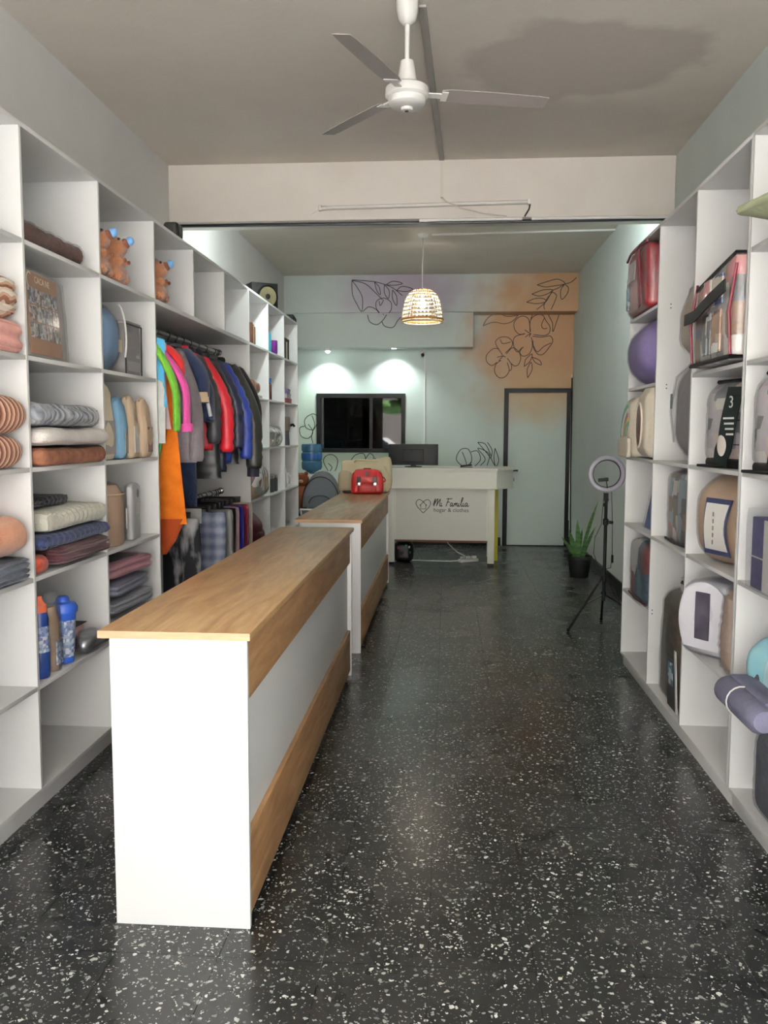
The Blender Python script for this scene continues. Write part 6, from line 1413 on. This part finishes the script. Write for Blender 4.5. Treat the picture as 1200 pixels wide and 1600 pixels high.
for sx in (-0.2,0.2):
    MB().tube([(sx,-0.14,0.69),(sx,0.05,0.40),(sx,0.40,0.10)], 0.011, 8).build('frame_tube', M_WPLAST, pr)
    MB().tube([(sx,0.42,0.55),(sx,0.10,0.35),(sx,-0.14,0.10)], 0.011, 8).build('frame_tube', M_WPLAST, pr)
    for yy in (-0.14,0.40): MB().tube([(sx,yy+0.075*math.cos(2*PI*i/20),0.085+0.075*math.sin(2*PI*i/20)) for i in range(20)], 0.010, 6, closed=True).cyl((sx-0.012,yy,0.085),(sx+0.012,yy,0.085),0.02,n=10).build('wheel', M_BLKPL, pr)
MB().tube([(-0.21,-0.12,0.685),(0,-0.13,0.68),(0.21,-0.12,0.685)], 0.010, 8).build('front_bar', M_WPLAST, pr)
tdy = thing('teddy_bear', 'brown plush bear peeking out between the shelves and the pram', 'plush toy', (-1.66, 9.75, 0.58))
b_ = MB(); b_.ball((0,0,0.17),0.11,0.10,0.16,3).ball((0.01,-0.02,0.37),0.085,0.08,0.08,3).ball((0.09,-0.04,0.18),0.04,0.04,0.09,2).ball((-0.09,-0.04,0.18),0.04,0.04,0.09,2).ball((0.06,-0.01,0.44),0.025,0.015,0.025,2).ball((-0.05,-0.01,0.44),0.025,0.015,0.025,2)
b_.build('body', mat('ginger_plush',(146,84,50),0.95,c2=(104,52,32),vscale=9,bump=0.5), tdy)
MB().ball((0.01,-0.095,0.355),0.03,0.02,0.022,2).build('muzzle', mat('tan_plush',(196,150,110),0.95), tdy)
bs = thing('storage_stool', 'low dark stool carrying the plush bear behind the shelves', 'stool', (-1.66, 9.75, 0))
MB().bb(-0.16,0.16,-0.16,0.16,0.55,0.58,bev=0.005).build('seat', M_BLK, bs)
for sx in (-0.13,0.13):
    for sy in (-0.13,0.13): MB().bb(sx-0.015,sx+0.015,sy-0.015,sy+0.015,0,0.55).build('leg', M_BLK, bs)
# behind the window: ledge with a carton, coats hanging in the dark
led = struct(MB().bb(-2.05, 0.35, YB+0.2, YB+0.52, WZ0+0.0, WZ0+0.03).build('trim_4', M_STORE, smooth=False))
ct_ = thing('gift_carton', 'white and orange carton with handles on the store-room ledge', 'box', (-1.10, YB+0.36, WZ0+0.03))
MB().bb(-0.12,0.04,-0.07,0.07,0,0.14,bev=0.004).build('white_box', mat('white_card',(232,230,224),0.5), ct_)
MB().bb(0.045,0.13,-0.07,0.07,0,0.16,bev=0.004).build('orange_box', mat('orange_card',(206,84,44),0.5,var=0.2,vscale=20), ct_)
MB().tube([(-0.09,-0.05,0.14),(-0.06,-0.05,0.19),(0.0,-0.05,0.20),(0.03,-0.05,0.15)], 0.006, 6).build('handle', M_WPLAST, ct_)
for k in range(3): MB().bb(-0.10,0.03,-0.0725,-0.070,0.03+0.03*k,0.042+0.03*k).build('printed_line', mat('grey_print',(120,116,114),0.6), ct_)

# street outside, mirrored in the window pane: a parked car and a street tree
car = thing('parked_car', 'white car parked across the street, mirrored in the back window', 'car', (-2.6, -9.0, -0.12))
M_CARW = mat('white_car_paint', (232,232,232), 0.25, coat=0.5); M_CARG = mat('car_glass', (30,36,40), 0.1)
MB().prism([(-2.0,0.28),(2.0,0.28),(2.05,0.62),(1.75,0.82),(0.95,0.90),(-1.75,0.92),(-2.05,0.70)], -0.85, 0.85, 'XZ').build('body', M_CARW, car)
cabn = MB().prism([(-1.55,0.91),(1.0,0.89),(0.35,1.40),(-1.05,1.44)], -0.72, 0.72, 'XZ').build('cabin', M_CARW, car)
for s_ in (-1,1): MB().prism([(-1.35,0.95),(0.82,0.94),(0.30,1.34),(-1.0,1.38)], s_*0.715, s_*0.728, 'XZ').build('side_window', M_CARG, cabn)
for wx in (-1.25,1.3):
    for s_ in (-1,1):
        w_ = MB().cyl((wx,s_*0.68,0.30),(wx,s_*0.87,0.30),0.30,n=24).build('wheel', M_BLKPL, car)
        MB().cyl((wx,s_*0.86,0.30),(wx,s_*0.885,0.30),0.18,n=18).build('hubcap', M_CHROME, w_)
tr = thing('street_tree', 'green street tree mirrored in the back window', 'tree', (-1.2, -12.0, -0.12))
MB().tube([(0,0,0),(0.05,0,1.2),(-0.05,0.05,2.4),(0,0,3.2)], [0.16,0.13,0.11,0.08], 10).build('trunk', mat('bark',(86,70,56),0.9,var=0.3,bump=0.6,bscale=20), tr)
random.seed(5); cr = MB()
for k in range(26):
    a = random.uniform(0,2*PI); r_ = random.uniform(0.1,1.4); cr.ball((r_*math.cos(a), r_*math.sin(a), 3.2+random.uniform(-0.7,1.1)), random.uniform(0.35,0.6), None, random.uniform(0.3,0.5), 2)
cr.build('crown', mat('street_leaves',(70,104,48),0.8,c2=(44,76,34),vscale=6,bump=0.8,bscale=14), tr)

bpy.context.view_layer.update()
# clear film is drawn tight over what it wraps
for o in list(bpy.data.objects):
    if o.parent is None or not (o.name.startswith('plastic_cover') or o.name.startswith('plastic_wrap')): continue
    sib = [c for c in o.parent.children if c.type == 'MESH' and c is not o and not c.name.startswith('plastic')]
    src = max(sib, key=lambda c: c.dimensions.x*c.dimensions.y*c.dimensions.z)
    if len(src.data.vertices) < 120: continue
    me = src.data.copy(); me.name = 'film'; me.materials.clear(); me.materials.append(o.data.materials[0])
    nr = [v.normal.copy() for v in me.vertices]
    for v, n_ in zip(me.vertices, nr):
        k = 0.006+0.007*abs(noise.noise(v.co*23+Vector((7.1, 2.3, len(me.vertices)*0.01))))
        v.co += n_*k
    o.data = me
# ================================================================ SETTLE: goods rest on their boards and press against the uprights instead of passing through
bpy.context.view_layer.update()
def meshes_of(o):
    out = [o] if o.type == 'MESH' else []
    for ch in o.children: out += meshes_of(ch)
    return out
LEFT_Y = [1.72, 2.458, yA, yBd, yC, None, yD, yE, yFd, yG]
def cell_of(p):
    """(x_front, sign, y0, y1, z0, z1) of the shelf cell a thing stands in"""
    if p.x < -1.35 and 1.72 < p.y < yG:
        cols = [(1.72,2.458),(2.458,yA),(yA,yBd),(yBd,yC),(yC,yD),(yD,yE),(yE,yFd),(yFd,yG)]
        for a, b in cols:
            if a <= p.y < b:
                if (a, b) == (yC, yD):
                    if p.z > ZL[5]-0.01:
                        return None if p.z > ZTL-0.02 else (XL, -1, yC+0.001, yW1-t, ZL[5], ZTL-t)
                    return (XL, -1, yC+0.001, yD-t-0.001, ZL[0], ZL[5]-0.025)
                if p.z > ZTL-0.02: return None
                k = max(i for i in range(6) if p.z >= ZL[i]-0.01)
                return (XL, -1, a, b-t, ZL[k], (ZL[k+1] if k < 5 else ZTL)-t)
    if p.x > 0.95 and 1.98 < p.y < yP0:
        for a, b in ((1.98,2.725),(2.725,yP3-t),(yP3+0.006,yP2),(yP2,yP1),(yP1,yP0)):
            if a <= p.y < b:
                k = max(i for i in range(6) if p.z >= ZR[i]-0.01); up = k+1
                if (a, b) == (yP2, yP1): up = {0: 2, 2: 3}.get(k, 6)
                if (a, b) == (yP3+0.006, yP2) and k == 4: up = 6
                if (a, b) == (yP2, yP1) and k > 3: return (XR, 1, a, b-t, 0.0, ZTR-t)
                return (XR, 1, a, b-t, ZR[k], (ZR[up] if up < 6 else ZTR)-t)
    return None
FIXED = {'shelving', 'counter', 'desk', 'track', 'cable duct', 'cable', 'fan', 'camera', 'lamp', 'tree', 'car', 'hanger'}
for o in list(bpy.data.objects):
    if o.parent or o.get('kind') == 'structure' or o.get('category') in FIXED or o.get('category') is None: continue
    ms = meshes_of(o)
    cell = cell_of(o.location)
    if cell:
        xf, sg, y0, y1, z0, z1 = cell
        hung_ = (o.get('group') or '').find('rail') >= 0
        for m in ms:
            if m.data.users > 1: continue
            e_ = 0.0015 if 'plastic' in m.name else 0.004
            W = m.matrix_world; Wi = W.inverted()
            for v in m.data.vertices:
                w = W @ v.co
                if (w.x-xf)*sg <= 0.0005: continue
                n = w.copy()
                n.y = min(max(n.y, y0+e_), y1-e_)
                if not hung_: n.z = min(max(n.z, z0+e_*0.5), z1-e_)
                lim = (XBL+0.010) if sg < 0 else (XBR-0.010)
                n.x = max(n.x, lim) if sg < 0 else min(n.x, lim)
                if (n-w).length > 1e-6: v.co = Wi @ n
    elif o.location.z < 2.9:
        lo = min((m.matrix_world @ v.co).z for m in ms for v in m.data.vertices)
        if lo < o.location.z+0.001: o.location.z += o.location.z+0.001-lo
    if o.get('category') == 'plush toy': o.location.z += 0.004
bpy.context.view_layer.update()
for key, st in STACKS.items():
    top = None
    for o in st:
        zs = [(o.matrix_world @ v.co).z for v in o.data.vertices]
        if top is not None and abs(o.location.y-st[0].location.y) < 0.5 and o.location.z > st[0].location.z+0.02:
            o.location.z += top+0.0015-min(zs); bpy.context.view_layer.update()
            zs = [(o.matrix_world @ v.co).z for v in o.data.vertices]
            top = max(zs)
        elif top is None: top = max(zs)
        else: top = max(top, max(zs))
